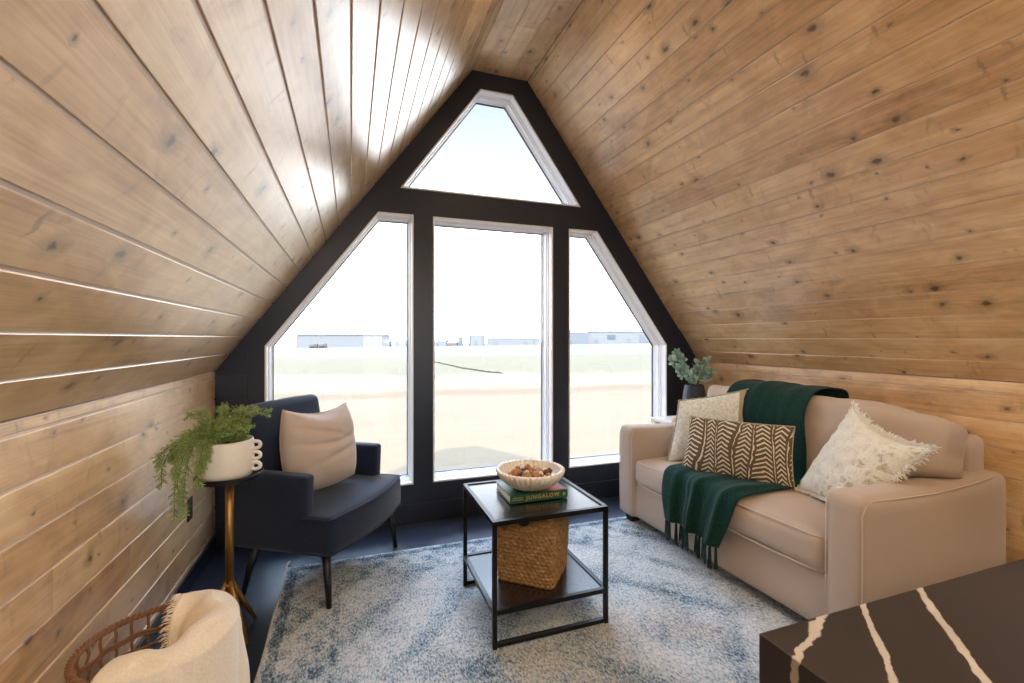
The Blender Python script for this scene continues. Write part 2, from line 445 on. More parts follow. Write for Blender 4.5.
def softbox(sx, sy, sz, r, n=(14, 14, 8), bulge=(0, 0, 0), wr=0., wscale=6., seed=0., shape=None):
    """rounded, stuffed block centred on 0; bulge = extra swell on x, y, z faces"""
    bm = bmesh.new(); cache = {}
    nx, ny, nzz = n
    def P(i, j, k):
        key = (i, j, k)
        if key in cache: return cache[key]
        p = Vector((2*i/nx-1, 2*j/ny-1, 2*k/nzz-1))
        # denser near the borders
        q = Vector([math.sin(c*PI/2)*.55+c*.45 for c in p])
        h = Vector((sx/2, sy/2, sz/2)); w = Vector((q.x*h.x, q.y*h.y, q.z*h.z))
        inner = Vector([max(-(h[a]-r), min(h[a]-r, w[a])) for a in range(3)])
        dlt = w-inner
        if dlt.length > 1e-9: w = inner+dlt.normalized()*min(r, max(abs(dlt.x), abs(dlt.y), abs(dlt.z)))
        fx, fy, fz = 1-q.x*q.x, 1-q.y*q.y, 1-q.z*q.z
        w.x += bulge[0]*q.x*fy*fz; w.y += bulge[1]*q.y*fx*fz; w.z += bulge[2]*q.z*fx*fy
        if wr:
            nn = nz(w, wscale, seed)*wr; L = w.length or 1
            w += Vector((w.x*.3, w.y*.3, w.z)).normalized()*nn
        if shape: w = shape(w, q)
        v = bm.verts.new(w); cache[key] = v; return v
    for i in range(nx):
        for j in range(ny):
            bm.faces.new((P(i, j, 0), P(i, j+1, 0), P(i+1, j+1, 0), P(i+1, j, 0)))
            bm.faces.new((P(i, j, nzz), P(i+1, j, nzz), P(i+1, j+1, nzz), P(i, j+1, nzz)))
    for i in range(nx):
        for k in range(nzz):
            bm.faces.new((P(i, 0, k), P(i+1, 0, k), P(i+1, 0, k+1), P(i, 0, k+1)))
            bm.faces.new((P(i, ny, k), P(i, ny, k+1), P(i+1, ny, k+1), P(i+1, ny, k)))
    for j in range(ny):
        for k in range(nzz):
            bm.faces.new((P(0, j, k), P(0, j, k+1), P(0, j+1, k+1), P(0, j+1, k)))
            bm.faces.new((P(nx, j, k), P(nx, j+1, k), P(nx, j+1, k+1), P(nx, j, k+1)))
    return bm
def shift(bm, v):
    v = Vector(v)
    for x in bm.verts: x.co += v
    return bm

def pillow_mesh(TL, TR, BR, BL, th, n=40, pinch=.07, wr=.006, wscale=9., seed=0., back=.5, crease=None, power=.5, sag=0., pinch_top=0.):
    """stuffed square cushion spanned by four world corners; returns bmesh with UVs and the border points"""
    TL, TR, BR, BL = (Vector(p) for p in (TL, TR, BR, BL))
    cen = (TL+TR+BR+BL)/4
    nrm = ((TR-BL).cross(TL-BR)).normalized()
    eye = Vector((0, 0, EYE))
    if nrm.dot(eye-cen) < 0: nrm = -nrm
    bm = bmesh.new(); uvl = bm.loops.layers.uv.new('UVMap')
    front, backv, uvs = {}, {}, {}
    def base(u, v):
        p = BL.lerp(BR, u).lerp(TL.lerp(TR, u), v)
        a, b = 2*u-1, 2*v-1
        # edges draw in between the corners
        ca = pinch*(1-b*b)*abs(a)**3; cb = pinch*(1-a*a)*abs(b)**3
        ex = (BR-BL+TR-TL)/2; ey = (TL-BL+TR-BR)/2
        if pinch_top and b > 0: cb = pinch_top*(1-a*a)*abs(b)**3
        return p-ex*.5*ca*(1 if a > 0 else -1)*2*.5-ey*.5*cb*(1 if b > 0 else -1)*2*.5
    for i in range(n+1):
        for j in range(n+1):
            u, v = i/n, j/n; a, b = 2*u-1, 2*v-1
            f = max(0, (1-a*a)*(1-b*b))**power
            p = base(u, v)
            w = nz(p, wscale, seed)*wr*min(1, f*3)+nz(p, wscale*2.6, seed+4)*wr*.4*min(1, f*3)
            if crease: w += crease(u, v)*min(1, f*3)
            if sag: p = p-Vector((0, 0, sag))*f*(1-v)
            front[i, j] = bm.verts.new(p+nrm*(th*(1-back)*f+w))
            backv[i, j] = front[i, j] if i in (0, n) or j in (0, n) else bm.verts.new(p-nrm*(th*back*f))
            uvs[front[i, j]] = (u, v); uvs[backv[i, j]] = (u, v)
    for i in range(n):
        for j in range(n):
            f1 = bm.faces.new((front[i, j], front[i+1, j], front[i+1, j+1], front[i, j+1]))
            q = (backv[i, j], backv[i, j+1], backv[i+1, j+1], backv[i+1, j])
            for f in (f1, bm.faces.new(q) if len(set(q)) == 4 and set(q) != set(f1.verts) else None):
                if f:
                    for lp in f.loops: lp[uvl].uv = uvs[lp.vert]
    border = [front[i, 0].co.copy() for i in range(n)]+[front[n, j].co.copy() for j in range(n)]+[front[n-i, n].co.copy() for i in range(n)]+[front[0, n-j].co.copy() for j in range(n)]
    return bm, border, nrm, cen

def sheet(fn, nu, nv, uvscale=(1, 1)):
    bm = bmesh.new(); uvl = bm.loops.layers.uv.new('UVMap')
    V = [[bm.verts.new(fn(i/nu, j/nv)) for j in range(nv+1)] for i in range(nu+1)]
    for i in range(nu):
        for j in range(nv):
            f = bm.faces.new((V[i][j], V[i+1][j], V[i+1][j+1], V[i][j+1]))
            for lp, (a, b) in zip(f.loops, ((i, j), (i+1, j), (i+1, j+1), (i, j+1))):
                lp[uvl].uv = (a/nu*uvscale[0], b/nv*uvscale[1])
    return bm
def solid(o, t, offset=0):
    m = o.modifiers.new('thickness', 'SOLIDIFY'); m.thickness = t; m.offset = offset; return o
def catmull(P, t):
    n = len(P)-1; x = min(max(t, 0), 1)*n; i = min(int(x), n-1); f = x-i
    g = lambda k: P[min(max(k, 0), n)]
    out = []
    for a, b, c, d in zip(g(i-1), g(i), g(i+1), g(i+2)):
        out.append(.5*((2*b)+(-a+c)*f+(2*a-5*b+4*c-d)*f*f+(-a+3*b-3*c+d)*f*f*f))
    return out

# ------------------------------------------------------------------ board-clad surfaces
def board_surface(name, mat, origin, sdir, ndir, edges, y0, y1, gap, th=.014, lip_depth=.005, seed=1, joints=True):
    """boards run along +y. origin: point at s=0, y=0 on the face plane; sdir across, ndir into the room."""
    rnd = random.Random(seed)
    O, S, N = Vector(origin), Vector(sdir).normalized(), Vector(ndir).normalized()
    bm = bmesh.new(); uvl = bm.loops.layers.uv.new('UVMap'); at = bm.faces.layers.float.new('board')
    ch = .0018
    for i, (a, b) in enumerate(zip(edges, edges[1:])):
        cuts = [y0]; y = y0+rnd.uniform(1.5, 9.)
        while y < y1-.4:
            cuts.append(y); y += rnd.uniform(3.0, 6)
        if not joints: cuts = [y0]
        cuts.append(y1)
        for k, (ya, yb) in enumerate(zip(cuts, cuts[1:])):
            sa, sb = a+gap/2, b-gap/2
            if sb-sa < .006: continue
            r = rnd.random(); off = rnd.uniform(0, 60); voff = rnd.uniform(0, 60)
            ya2, yb2 = ya+(.0006 if k else 0), yb-(.0006 if k < len(cuts)-2 else 0)
            sec = [(sa, -th), (sa, -ch), (sa+ch, 0), (sb-ch, 0), (sb, -ch), (sb, -th)]
            va = [bm.verts.new(O+S*s+N*h+Vector((0, ya2, 0))) for s, h in sec]
            vb = [bm.verts.new(O+S*s+N*h+Vector((0, yb2, 0))) for s, h in sec]
            for q in range(6):
                w = (q+1) % 6
                f = bm.faces.new((va[q], va[w], vb[w], vb[q])); f[at] = r
                for lp, (s, yy) in zip(f.loops, ((sec[q][0], ya2), (sec[w][0], ya2), (sec[w][0], yb2), (sec[q][0], yb2))):
                    lp[uvl].uv = (yy+off, s-a+voff)
            for vv in (va, vb[::-1]):
                f = bm.faces.new(vv); f[at] = r
    o = obj(name, bm, mat)
    struct(o)
    lb = bmesh.new()
    q = [lb.verts.new(O+S*s-N*h+Vector((0, y, 0))) for s, y, h in ((edges[0], y0, lip_depth), (edges[-1], y0, lip_depth), (edges[-1], y1, lip_depth), (edges[0], y1, lip_depth))]
    q2 = [lb.verts.new(v.co-N*.03) for v in q]
    lb.faces.new(q); lb.faces.new(q2[::-1])
    for k in range(4): lb.faces.new((q[k], q2[k], q2[(k+1) % 4], q[(k+1) % 4]))
    obj('board_tongue', lb, M['pine_lip'], o)
    return o

SL = math.atan(1.336); cs, sn = math.cos(SL), math.sin(SL)
LEN = (ZC-ZK)/sn
def edges_from(first, pitch, end, start=0.):
    e = [start]; x = first
    while x < end-.02:
        if x > start+.01: e.append(x)
        x += pitch
    e.append(end); return e
board_surface('ceiling_left', M['pine'], (XL, 0, ZK), (cs, 0, sn), (sn, 0, -cs), edges_from(.008, .1322, LEN), YB, D, .0095, seed=3, joints=False)
# unseen dormer added to brighten the left slope: the boards stop round its opening
DY0, DY1, DZ0, DZ1 = -1.55, .30, 1.60, 2.50
s1_, s2_ = (DZ0-ZK)/sn, (DZ1-ZK)/sn
er = edges_from(.119, .1365, LEN)
for ya, yb, ee in ((DY1, D, er), (YB, DY0, er), (DY0, DY1, [e for e in er if e < s1_-.02]+[s1_]), (DY0, DY1, [s2_]+[e for e in er if e > s2_+.02])):
    board_surface('ceiling_right', M['pine'], (XR, 0, ZK), (-cs, 0, sn), (-sn, 0, -cs), ee, ya, yb, .0058, seed=5, joints=False)
DX0, DX1 = XR-s2_*cs, XR-s1_*cs
for yy in (DY0-.03, DY1):
    b_ = bmesh.new()
    q = [(DX1+.06, DZ0-.08), (DX1+.06, DZ1+.02), (DX0-.02, DZ1+.02)]
    va = [b_.verts.new((x, yy, z)) for x, z in q]; vb = [b_.verts.new((x, yy+.03, z)) for x, z in q]
    b_.faces.new(va); b_.faces.new(vb[::-1])
    for i in range(3): b_.faces.new((va[i], va[(i+1) % 3], vb[(i+1) % 3], vb[i]))
    struct(obj('wall_added_dormer', b_, M['navy_trim']))
b_ = bmesh.new(); box(b_, DX0-.06, DX1+.16, DY0-.08, DY1+.08, DZ1+.021, DZ1+.07); struct(obj('ceiling_added_dormer', b_, M['navy_trim']))
dw = bpy.data.objects.new('window_5', None); C.objects.link(dw); dw['kind'] = 'structure'; dw.location = (DX1, DY0, DZ0)
b_ = bmesh.new(); w_, h_ = DY1-DY0, DZ1-DZ0
for a0, a1, c0, c1 in ((0, .05, 0, h_), (w_-.05, w_, 0, h_), (.05, w_-.05, 0, .05), (.05, w_-.05, h_-.05, h_), (w_/2-.025, w_/2+.025, .05, h_-.05)): box(b_, -.01, .05, a0, a1, c0, c1)
obj('window_frame', b_, M['vinyl'], dw)
for a0, a1 in ((.05, w_/2-.025), (w_/2+.025, w_-.05)):
    b_ = bmesh.new(); box(b_, .018, .022, a0, a1, .05, h_-.05); obj('pane', b_, M['glass'], dw)
board_surface('ceiling', M['pine'], (CL, 0, ZC), (1, 0, 0), (0, 0, -1), [0, .147, .293, .44], YB, D, .004, seed=8)
board_surface('wall_left', M['pine'], (XL, 0, 0), (0, 0, 1), (1, 0, 0), [0]+[.115+.1345*k for k in range(8)]+[ZK], YB, D, .0095, seed=11)
board_surface('wall_right', M['pine'], (XR, 0, 0), (0, 0, 1), (-1, 0, 0), [0]+[.105+.1335*k for k in range(8)]+[ZK], YB, D, .005, seed=13)

fb = bmesh.new(); box(fb, XL-.03, XR+.03, YB, D+.17, -.06, 0); struct(obj('floor', fb, M['floor']))
for nm, xa, xb in (('baseboard_left', XL, XL+.014), ('baseboard_right', XR-.014, XR)):
    struct(obj(nm, bbox(xa, xb, YB, D, 0, .09, .003), M['navy_trim']))

# rear wall, with an open doorway added behind the camera to let light in
rb = bmesh.new()
def roofz(x): return min(ZC, ZK+(x-XL)*1.336 if x < 1.07 else ZK+(XR-x)*1.336)
def poly_holes(bm, outer, holes, y0, y1):
    """a slab between y0 and y1 with an outline in (x,z) and holes"""
    from mathutils.geometry import tessellate_polygon
    polys = [outer]+holes
    tris = tessellate_polygon([[Vector((x, z, 0)) for x, z in P] for P in polys])
    F = [bm.verts.new((x, y0, z)) for P in polys for x, z in P]; B = [bm.verts.new((x, y1, z)) for P in polys for x, z in P]
    for t in tris:
        bm.faces.new([F[i] for i in t]); bm.faces.new([B[i] for i in reversed(t)])
    k = 0
    for P in polys:
        n = len(P)
        for i in range(n): bm.faces.new((F[k+i], F[k+(i+1) % n], B[k+(i+1) % n], B[k+i]))
        k += n
hull = [(XL-.02, -.05), (XR+.02, -.05), (XR+.02, ZK), (CR+.012, ZC+.02), (CL-.012, ZC+.02), (XL-.02, ZK)]
poly_holes(rb, hull, [[(.25, .02), (1.9, .02), (1.9, 2.05), (.25, 2.05)]], YB-.15, YB)
struct(obj('wall_back', rb, M['navy_wall']))

# roof shell and side shells outdoors (they throw the cabin's shade on the ground)
sb = bmesh.new()
outl = [(XL-.45, .40), (XL-.12, ZK+.06), (CL-.05, ZC+.14), (CR+.05, ZC+.14), (XR+.12, ZK+.06), (XR+.45, .40), (XR+.52, .42), (XR+.19, ZK+.12), (CR+.09, ZC+.26), (CL-.09, ZC+.26), (XL-.19, ZK+.12), (XL-.52, .42)]
n_ = len(outl)
for ya, yb, skip in ((YB-.2, DY0, ()), (DY0, DY1, (3, 7)), (DY1, D+.30, ())):
    va = [sb.verts.new((x, ya, z)) for x, z in outl]; vb = [sb.verts.new((x, yb, z)) for x, z in outl]
    for i in range(n_):
        if i not in skip: sb.faces.new((va[i], va[(i+1) % n_], vb[(i+1) % n_], vb[i]))
    for vv in (va, vb):
        for i in range(5): sb.faces.new((vv[i], vv[i+1], vv[n_-2-i], vv[n_-1-i]))
struct(obj('roof', sb, M['asphalt']))
for nm, xa in (('exterior_wall_left', XL-.13), ('exterior_wall_right', XR+.05)):
    b_ = bmesh.new(); box(b_, xa, xa+.08, YB-.15, D+.16, -.55, ZK+.05); struct(obj(nm, b_, M['navy_wall']))
b_ = bmesh.new(); box(b_, XL-.05, XR+.05, YB-.1, D+.15, -.5, -.07); struct(obj('floor_skirt', b_, M['navy_wall']))

# ------------------------------------------------------------------ gable wall and its four windows
WIN = [
    [(-.520, .269), (.417, .269), (.417, 2.175), (.176, 2.175), (-.520, 1.252)],
    [(.554, .269), (1.496, .269), (1.496, 2.175), (.554, 2.175)],
    [(1.634, .269), (2.574, .269), (2.574, 1.246), (1.890, 2.175), (1.634, 2.175)],
    [(.325, 2.355), (1.740, 2.355), (1.163, 3.154), (.905, 3.154)],
]
wb = bmesh.new()
poly_holes(wb, hull, WIN, D, D+.165)
struct(obj('wall_front', wb, M['navy_wall']))
cb = bmesh.new()
cas = [(-.615, .02), (2.668, .02), (2.668, 1.33), (1.205, 3.245), (.865, 3.245), (-.615, 1.32)]
poly_holes(cb, cas, WIN, D-.014, D-.0005)
struct(obj('trim_1', cb, M['navy_trim']))
def lap(name, xa, xb, flip):
    bm = bmesh.new(); z = .14
    while z < 1.6:
        z0, z1 = z+.003, z+.152
        if flip: pts = [(xa, z0), (xb, z0), (min(xb, XR-(z1-ZK)/1.336 if z1 > ZK else xb), z1), (xa, z1)]
        else: pts = [(xb, z0), (xb, z1), (max(xa, XL+(z1-ZK)/1.336 if z1 > ZK else xa), z1), (xa if z0 < ZK else max(xa, XL+(z0-ZK)/1.336), z0)]
        if flip: pts[1] = (xb if z0 < ZK else min(xb, XR-(z0-ZK)/1.336), z0)
        if abs(pts[2][0]-(xa if flip else xb)) > .02 and (pts[2][0] > xa if flip else pts[2][0] < xb):
            f = [bm.verts.new((x, D-.008, zz)) for x, zz in pts]; b = [bm.verts.new((x, D-.0004, zz)) for x, zz in pts]
            bm.faces.new(f); bm.faces.new(b[::-1])
            for i in range(4): bm.faces.new((f[i], b[i], b[(i+1) % 4], f[(i+1) % 4]))
        z += .155
    struct(obj(name, bm, M['navy_wall']))
lap('trim_2', XL+.004, -.618, False); lap('trim_3', 2.671, XR-.004, True)
struct(obj('baseboard_front', bbox(XL+.014, XR-.014, D-.028, D-.0145, 0, .135, .003), M['navy_trim']))

def inset(P, d):
    n = len(P); out = []
    for i in range(n):
        a, b, c = Vector(P[i-1]), Vector(P[i]), Vector(P[(i+1) % n])
        e1, e2 = (b-a).normalized(), (c-b).normalized()
        n1, n2 = Vector((-e1.y, e1.x)), Vector((-e2.y, e2.x))     # inward for counter-clockwise
        k = (n1+n2); k = k/(1+n1.dot(n2))
        out.append(b+k*d)
    return out
def sweep(prof, P, closed_profile=True):
    bm = bmesh.new(); rings = []
    for d, y in prof: rings.append([bm.verts.new((p.x, y, p.y)) for p in inset(P, d)])
    m = len(rings); n = len(P)
    for i in range(m if closed_profile else m-1):
        for k in range(n):
            bm.faces.new((rings[i][k], rings[i][(k+1) % n], rings[(i+1) % m][(k+1) % n], rings[(i+1) % m][k]))
    return bm
for i, P in enumerate(WIN):
    root = bpy.data.objects.new('window_%d' % (i+1), None); C.objects.link(root); root['kind'] = 'structure'
    root.location = (P[0][0], D, P[0][1])
    def put(nm, bm, mat):
        o = obj(nm, bm, mat); o.parent = root; o.matrix_parent_inverse = Matrix.Translation(-Vector(root.location)); return o
    put('window_frame', sweep([(.0008, D-.020), (.010, D-.020), (.012, D-.017), (.012, D+.045), (.017, D+.045), (.017, D+.058), (.012, D+.060), (.012, D+.072), (.019, D+.074), (.019, D+.118), (.023, D+.120), (.023, D+.164), (.0008, D+.164)], P), M['vinyl'])
    put('glazing_bead', sweep([(.0225, D+.142), (.0285, D+.144), (.0285, D+.158), (.0225, D+.160)], P), M['gasket'])
    pane = put('pane', sweep([(.0235, D+.149), (.0235, D+.153)], P, False), M['glass'])
    # close the pane's two faces
    pm = pane.data
    b2 = bmesh.new(); b2.from_mesh(pm); b2.verts.ensure_lookup_table(); k = len(P)
    b2.faces.new(b2.verts[:k]); b2.faces.new(b2.verts[k:2*k]); bmesh.ops.recalc_face_normals(b2, faces=b2.faces[:]); b2.to_mesh(pm); b2.free()

# ceiling downlights along the ridge strip; all but the first added for fill
def downlight(y, lab, power):
    t = thing('downlight', lab, 'light', (1.067, y, ZC), 0, None)
    b1 = bmesh.new(); lathe(b1, [(.034, 0), (.052, 0), (.052, -.005), (.040, -.008), (.034, -.004)], 32); auto(obj('trim_ring', b1, M['vinyl'], t))
    b1 = bmesh.new(); lathe(b1, [(0, -.002), (.034, -.002)], 32); obj('lens', b1, M['lamp'], t)
    ld = bpy.data.lights.new('downlight_lamp', 'SPOT'); ld.energy = power; ld.color = (1, .82, .60); ld.shadow_soft_size = .05
    ld.spot_size = R(150); ld.spot_blend = .8
    lo = bpy.data.objects.new('downlight_lamp', ld); C.objects.link(lo); lo.location = (1.067, y, ZC-.03)
LAMPS = []
downlight(2.26, 'round recessed downlight in the ceiling ridge nearest the window wall', 10)
downlight(.9, 'round recessed downlight added for fill light in the ceiling ridge over the coffee area', 18)
downlight(-.5, 'round recessed downlight added for fill light in the ceiling ridge over the stone counter', 40)
downlight(-2.0, 'round recessed downlight added for fill light in the ceiling ridge by the rear wall', 45)

def pendant(x, y, z, power, lab):  # unseen lamps, added to light the room from behind the camera
    t = thing('added_pendant_lamp', lab, 'lamp', (x, y, z), 0)
    b1 = bmesh.new(); lathe(b1, [(.10, -.08), (.14, -.05), (.12, .05), (.05, .12), (.02, .14), (.018, .13), (.046, .112), (.114, .046), (.134, -.048), (.10, -.076)], 32); obj('shade', b1, M['black_metal'], t, True)
    b1 = bmesh.new(); tube(b1, [(0, 0, .13), (0, 0, roofz(x)-z-.004)], .003, 6); obj('cord', b1, M['black_metal'], t)
    ld = bpy.data.lights.new('added_pendant_bulb', 'POINT'); ld.energy = power; ld.color = (1, .80, .56); ld.shadow_soft_size = .09
    lo = bpy.data.objects.new('added_pendant_bulb', ld); C.objects.link(lo); lo.location = (x, y, z-.10)
pendant(1.75, -.55, 2.15, 9, 'black pendant lamp added for fill light over the stone counter, on the sofa side')
pendant(.35, -1.1, 2.25, 24, 'black pendant lamp added for fill light over the kitchen floor, on the armchair side')

# ------------------------------------------------------------------ rug
rug = obj('rug', bbox(RX0, RX1, RY0, RY1, .0006, .010, .003), M['rug'], at=(RX0, RY0, 0))
tag(rug, 'large distressed blue and cream rug covering the floor under the coffee table', 'rug')
bb_ = bmesh.new()
tube(bb_, [(.003+.002*math.sin(k), (RY1-RY0)*k/30, .007) for k in range(31)], .0065, 8)
obj('edge_binding', bb_, M['rug_bind'], rug)
bb_ = bmesh.new()
Lr = RY1-RY0
tube(bb_, [(.0, Lr-.02, .008), (-.004, Lr+.01, .012), (-.002, Lr+.04, .016), (.010, Lr+.052, .018), (.018, Lr+.040, .016), (.012, Lr+.022, .012)], .0055, 8)
obj('corner_loop', bb_, M['rug_bind'], rug)
RUGZ = .010

# ------------------------------------------------------------------ sofa
sofa = thing('sofa', 'small taupe upholstered two seat sofa against the plank wall', 'sofa', (1.855, 1.185, RUGZ), R(1.2))
SLN, SDP, AW = 1.66, 1.015, .17
obj('base', shift(softbox(SDP-.10, SLN-.06, .245, .02, (10, 20, 6), (.004, 0, 0), .003, 4, 2), (.035+(SDP-.10)/2, SLN/2, .05+.1225)), M['sofa'], sofa, True)
for k, l0 in enumerate((AW/2, SLN-AW/2)):
    sgn = -1 if k == 0 else 1
    def ash(w, q, sgn=sgn):
        if q.z > 0:                                   # the crown dips a little in the middle of its length
            w.z += .012*q.x*q.x*q.z - .010*(1-q.x*q.x)*q.z
        w.y += sgn*.006*(1-q.x*q.x)*(1-q.z*q.z)
        return w
    arm = obj('armrest', shift(softbox(SDP-.02, AW, .62, .042, (24, 10, 18), (.004, .006, .006), .004, 5, 3+k, ash), ((SDP-.02)/2, l0, .045+.31)), M['sofa'], sofa, True)
    pb = bmesh.new(); yo = l0+sgn*(AW/2-.006); yi = l0-sgn*(AW/2-.012)
    for yy in (yo,):
        tube(pb, [(.004, yy-sgn*.012, .06), (.002, yy-sgn*.012, .30), (.003, yy-sgn*.012, .60), (.018, yy-sgn*.006, .643), (.05, yy-sgn*.004, .658), (.20, yy-sgn*.002, .650), (.45, yy, .642), (.70, yy-sgn*.002, .650), (.88, yy-sgn*.006, .660)], .0030, 8)
    tube(pb, [(.003, yi, .06), (.001, yi, .30), (.003, yi, .60), (.014, yi, .645)], .0028, 8)
    obj('piping', pb, M['sofa_pipe'], arm, True)
obj('back_frame', shift(softbox(.15, SLN-.16, .78, .04, (8, 24, 14), (.004, 0, .004), .004, 4, 8), (SDP-.085, SLN/2, .05+.39)), M['sofa'], sofa, True)
CW = (SLN-2*AW)/2-.004
for k in range(2):
    l0 = AW+.003+CW/2+k*(CW+.004)
    c_ = obj('seat_cushion', shift(softbox(.66, CW, .165, .04, (22, 22, 8), (.010, .002, .022), .005, 5, 11+k*3), (.008+.33, l0, .295+.0825)), M['sofa'], sofa, True)
    pb = bmesh.new(); hw = CW/2-.012
    for zz, dz in ((.448, .010), (.304, -.006)):
        tube(pb, [(.06, l0-hw, zz), (.028, l0-hw+.004, zz), (.016, l0-hw+.03, zz)]+[(.014-.008*(1-(2*t-1)**2), l0-hw+.03+(2*hw-.06)*t, zz+dz*(1-(2*t-1)**2)*.6) for t in (.1, .25, .4, .5, .6, .75, .9)]+[(.016, l0+hw-.03, zz), (.028, l0+hw-.004, zz), (.06, l0+hw, zz)], .0028, 8)
    obj('piping', pb, M['sofa_pipe'], c_, True)
TB = R(14)
for k in range(2):
    # local box: x thickness, y width, z height ; the outer end grows an ear above the arm
    Wd, Ht, Th = .698, .475, .215
    sgn = -1 if k == 0 else 1
    def bsh(w, q, sgn=sgn):
        zz = w.z+.25                                    # 0 bottom .. .50 top
        if w.y*sgn > 0 and k == 0:
            lim = (Wd/2-.125)
            t = min(1, max(0, (zz-.17)/.05)); t = t*t*(3-2*t)
            yy = abs(w.y); cl = min(yy, lim) if yy > lim*.8 else yy
            w.y = sgn*(cl+(yy-cl)*t)
            w.z -= .030*max(0, (abs(w.y)-.10)/.25)**1.3*max(0, q.z)   # the ear droops
        w.x += .018*math.sin(zz*9)*(1-q.y*q.y)
        return w
    bm = softbox(Th, Wd, Ht, .050, (12, 34, 24), (.030, .0, .014), .020, 8, 21+k*5, bsh)
    mt = Matrix.Translation((.665, .05+Wd/2 if k == 0 else .756+Wd/2, .475+.232)) @ Matrix.Rotation(TB, 4, 'Y')
    for v in bm.verts: v.co = mt @ v.co
    c_ = obj('back_cushion', bm, M['sofa'], sofa, True)
for dx in (.075, SDP-.11):
    for ly in (.075, SLN-.075):
        bm = bmesh.new(); vs = box(bm, dx-.04, dx+.04, ly-.04, ly+.04, 0, .052)
        for v in vs:
            if v.co.z < .01: v.co.x = dx+(v.co.x-dx)*.8; v.co.y = ly+(v.co.y-ly)*.8
        obj('leg', bm, M['dark_leg'], sofa)

# ------------------------------------------------------------------ cushions on the sofa
def cushion(name, mat, corners, label, group=None, **kw):
    bm, border, nrm, cen = pillow_mesh(*corners, **kw)
    o = obj(name, bm, mat, None, True, at=cen); tag(o, label, 'cushion', group)
    return o, [b-cen for b in border], nrm
def edging(o, border, mat, r, name='edging'):
    bm = bmesh.new(); tube(bm, border, r, 6, closed=True); return obj(name, bm, mat, o, True)

sc_, bd, nr = cushion('throw_pillow', M['sage'], [(2.100, 2.535, .877), (2.453, 2.275, .972), (2.375, 2.215, .521), (1.985, 2.515, .480)],
    'square pale sage textured throw pillow with knotted edge, in the sofa corner by the window', th=.13, wr=.010, pinch=.05, seed=3, back=.5)
bm = bmesh.new(); tube(bm, bd, [.0045+.0030*abs(math.sin(k*.8))*random.uniform(.6, 1.2) for k in range(len(bd))], 7, closed=True); obj('edging', bm, M['sage_edge'], sc_, True)

lu, bd, nr = cushion('lumbar_pillow', M['chevron'], [(2.009, 2.323, .812), (2.272, 1.816, .822), (2.217, 1.772, .494), (1.914, 2.293, .490)],
    'oblong olive brown lumbar pillow with cream herringbone print, on the green throw', th=.12, wr=.007, pinch=.045, seed=9, back=.55)
edging(lu, bd, M['sage_edge'], .0030)

fp, bd, nr = cushion('throw_pillow', M['tufted'], [(2.360, 1.572, .962), (2.300, 1.222, .838), (2.130, 1.420, .515), (2.236, 1.776, .500)],
    'square white and sage tufted pillow with shaggy fringe, against the armrest of the sofa', th=.15, wr=.010, wscale=22, pinch=.07, pinch_top=.24, seed=14, back=.45)
fb_ = bmesh.new(); n_ = len(bd); ccen = sum(bd, Vector())/n_
rr = random.Random(5)
for k in range(n_*7):
    t = k/7; i = int(t) % n_; f = t-int(t); p = bd[i].lerp(bd[(i+1) % n_], f)
    out = (p-ccen); out = (out-nr*out.dot(nr)).normalized()
    tan = (bd[(i+1) % n_]-bd[i]).normalized()
    shag = 1. if i >= n_*.25 and i < n_*.75 else .35
    L = rr.uniform(.026, .046)*shag; d = (out+tan*rr.uniform(-.7, .7)+nr*rr.uniform(-.5, .7)).normalized()
    tube(fb_, [p-out*.008, p+d*L*.5, p+d*L+Vector((0, 0, -.006))], [.0034, .0030, .0014], 4)
obj('fringe', fb_, M['white_fringe'], fp)
kb = bmesh.new(); tb_ = random.Random(8)      # raised loops all over its face
fbm = fp.data
for p in fbm.polygons:
    if p.normal.dot(nr) > .2 and tb_.random() < .55:
        c = p.center; d = (p.normal+Vector((tb_.uniform(-.8, .8), tb_.uniform(-.8, .8), tb_.uniform(-.8, .8)))).normalized()
        s_ = d.orthogonal().normalized()
        tube(kb, [c-d*.002, c+d*.0035+s_*.002, c+d*.0035-s_*.003, c-d*.001-s_*.005], .0018, 4)
if len(kb.faces) > 20: obj('tufts', kb, M['tufted'], fp)
else: kb.free()

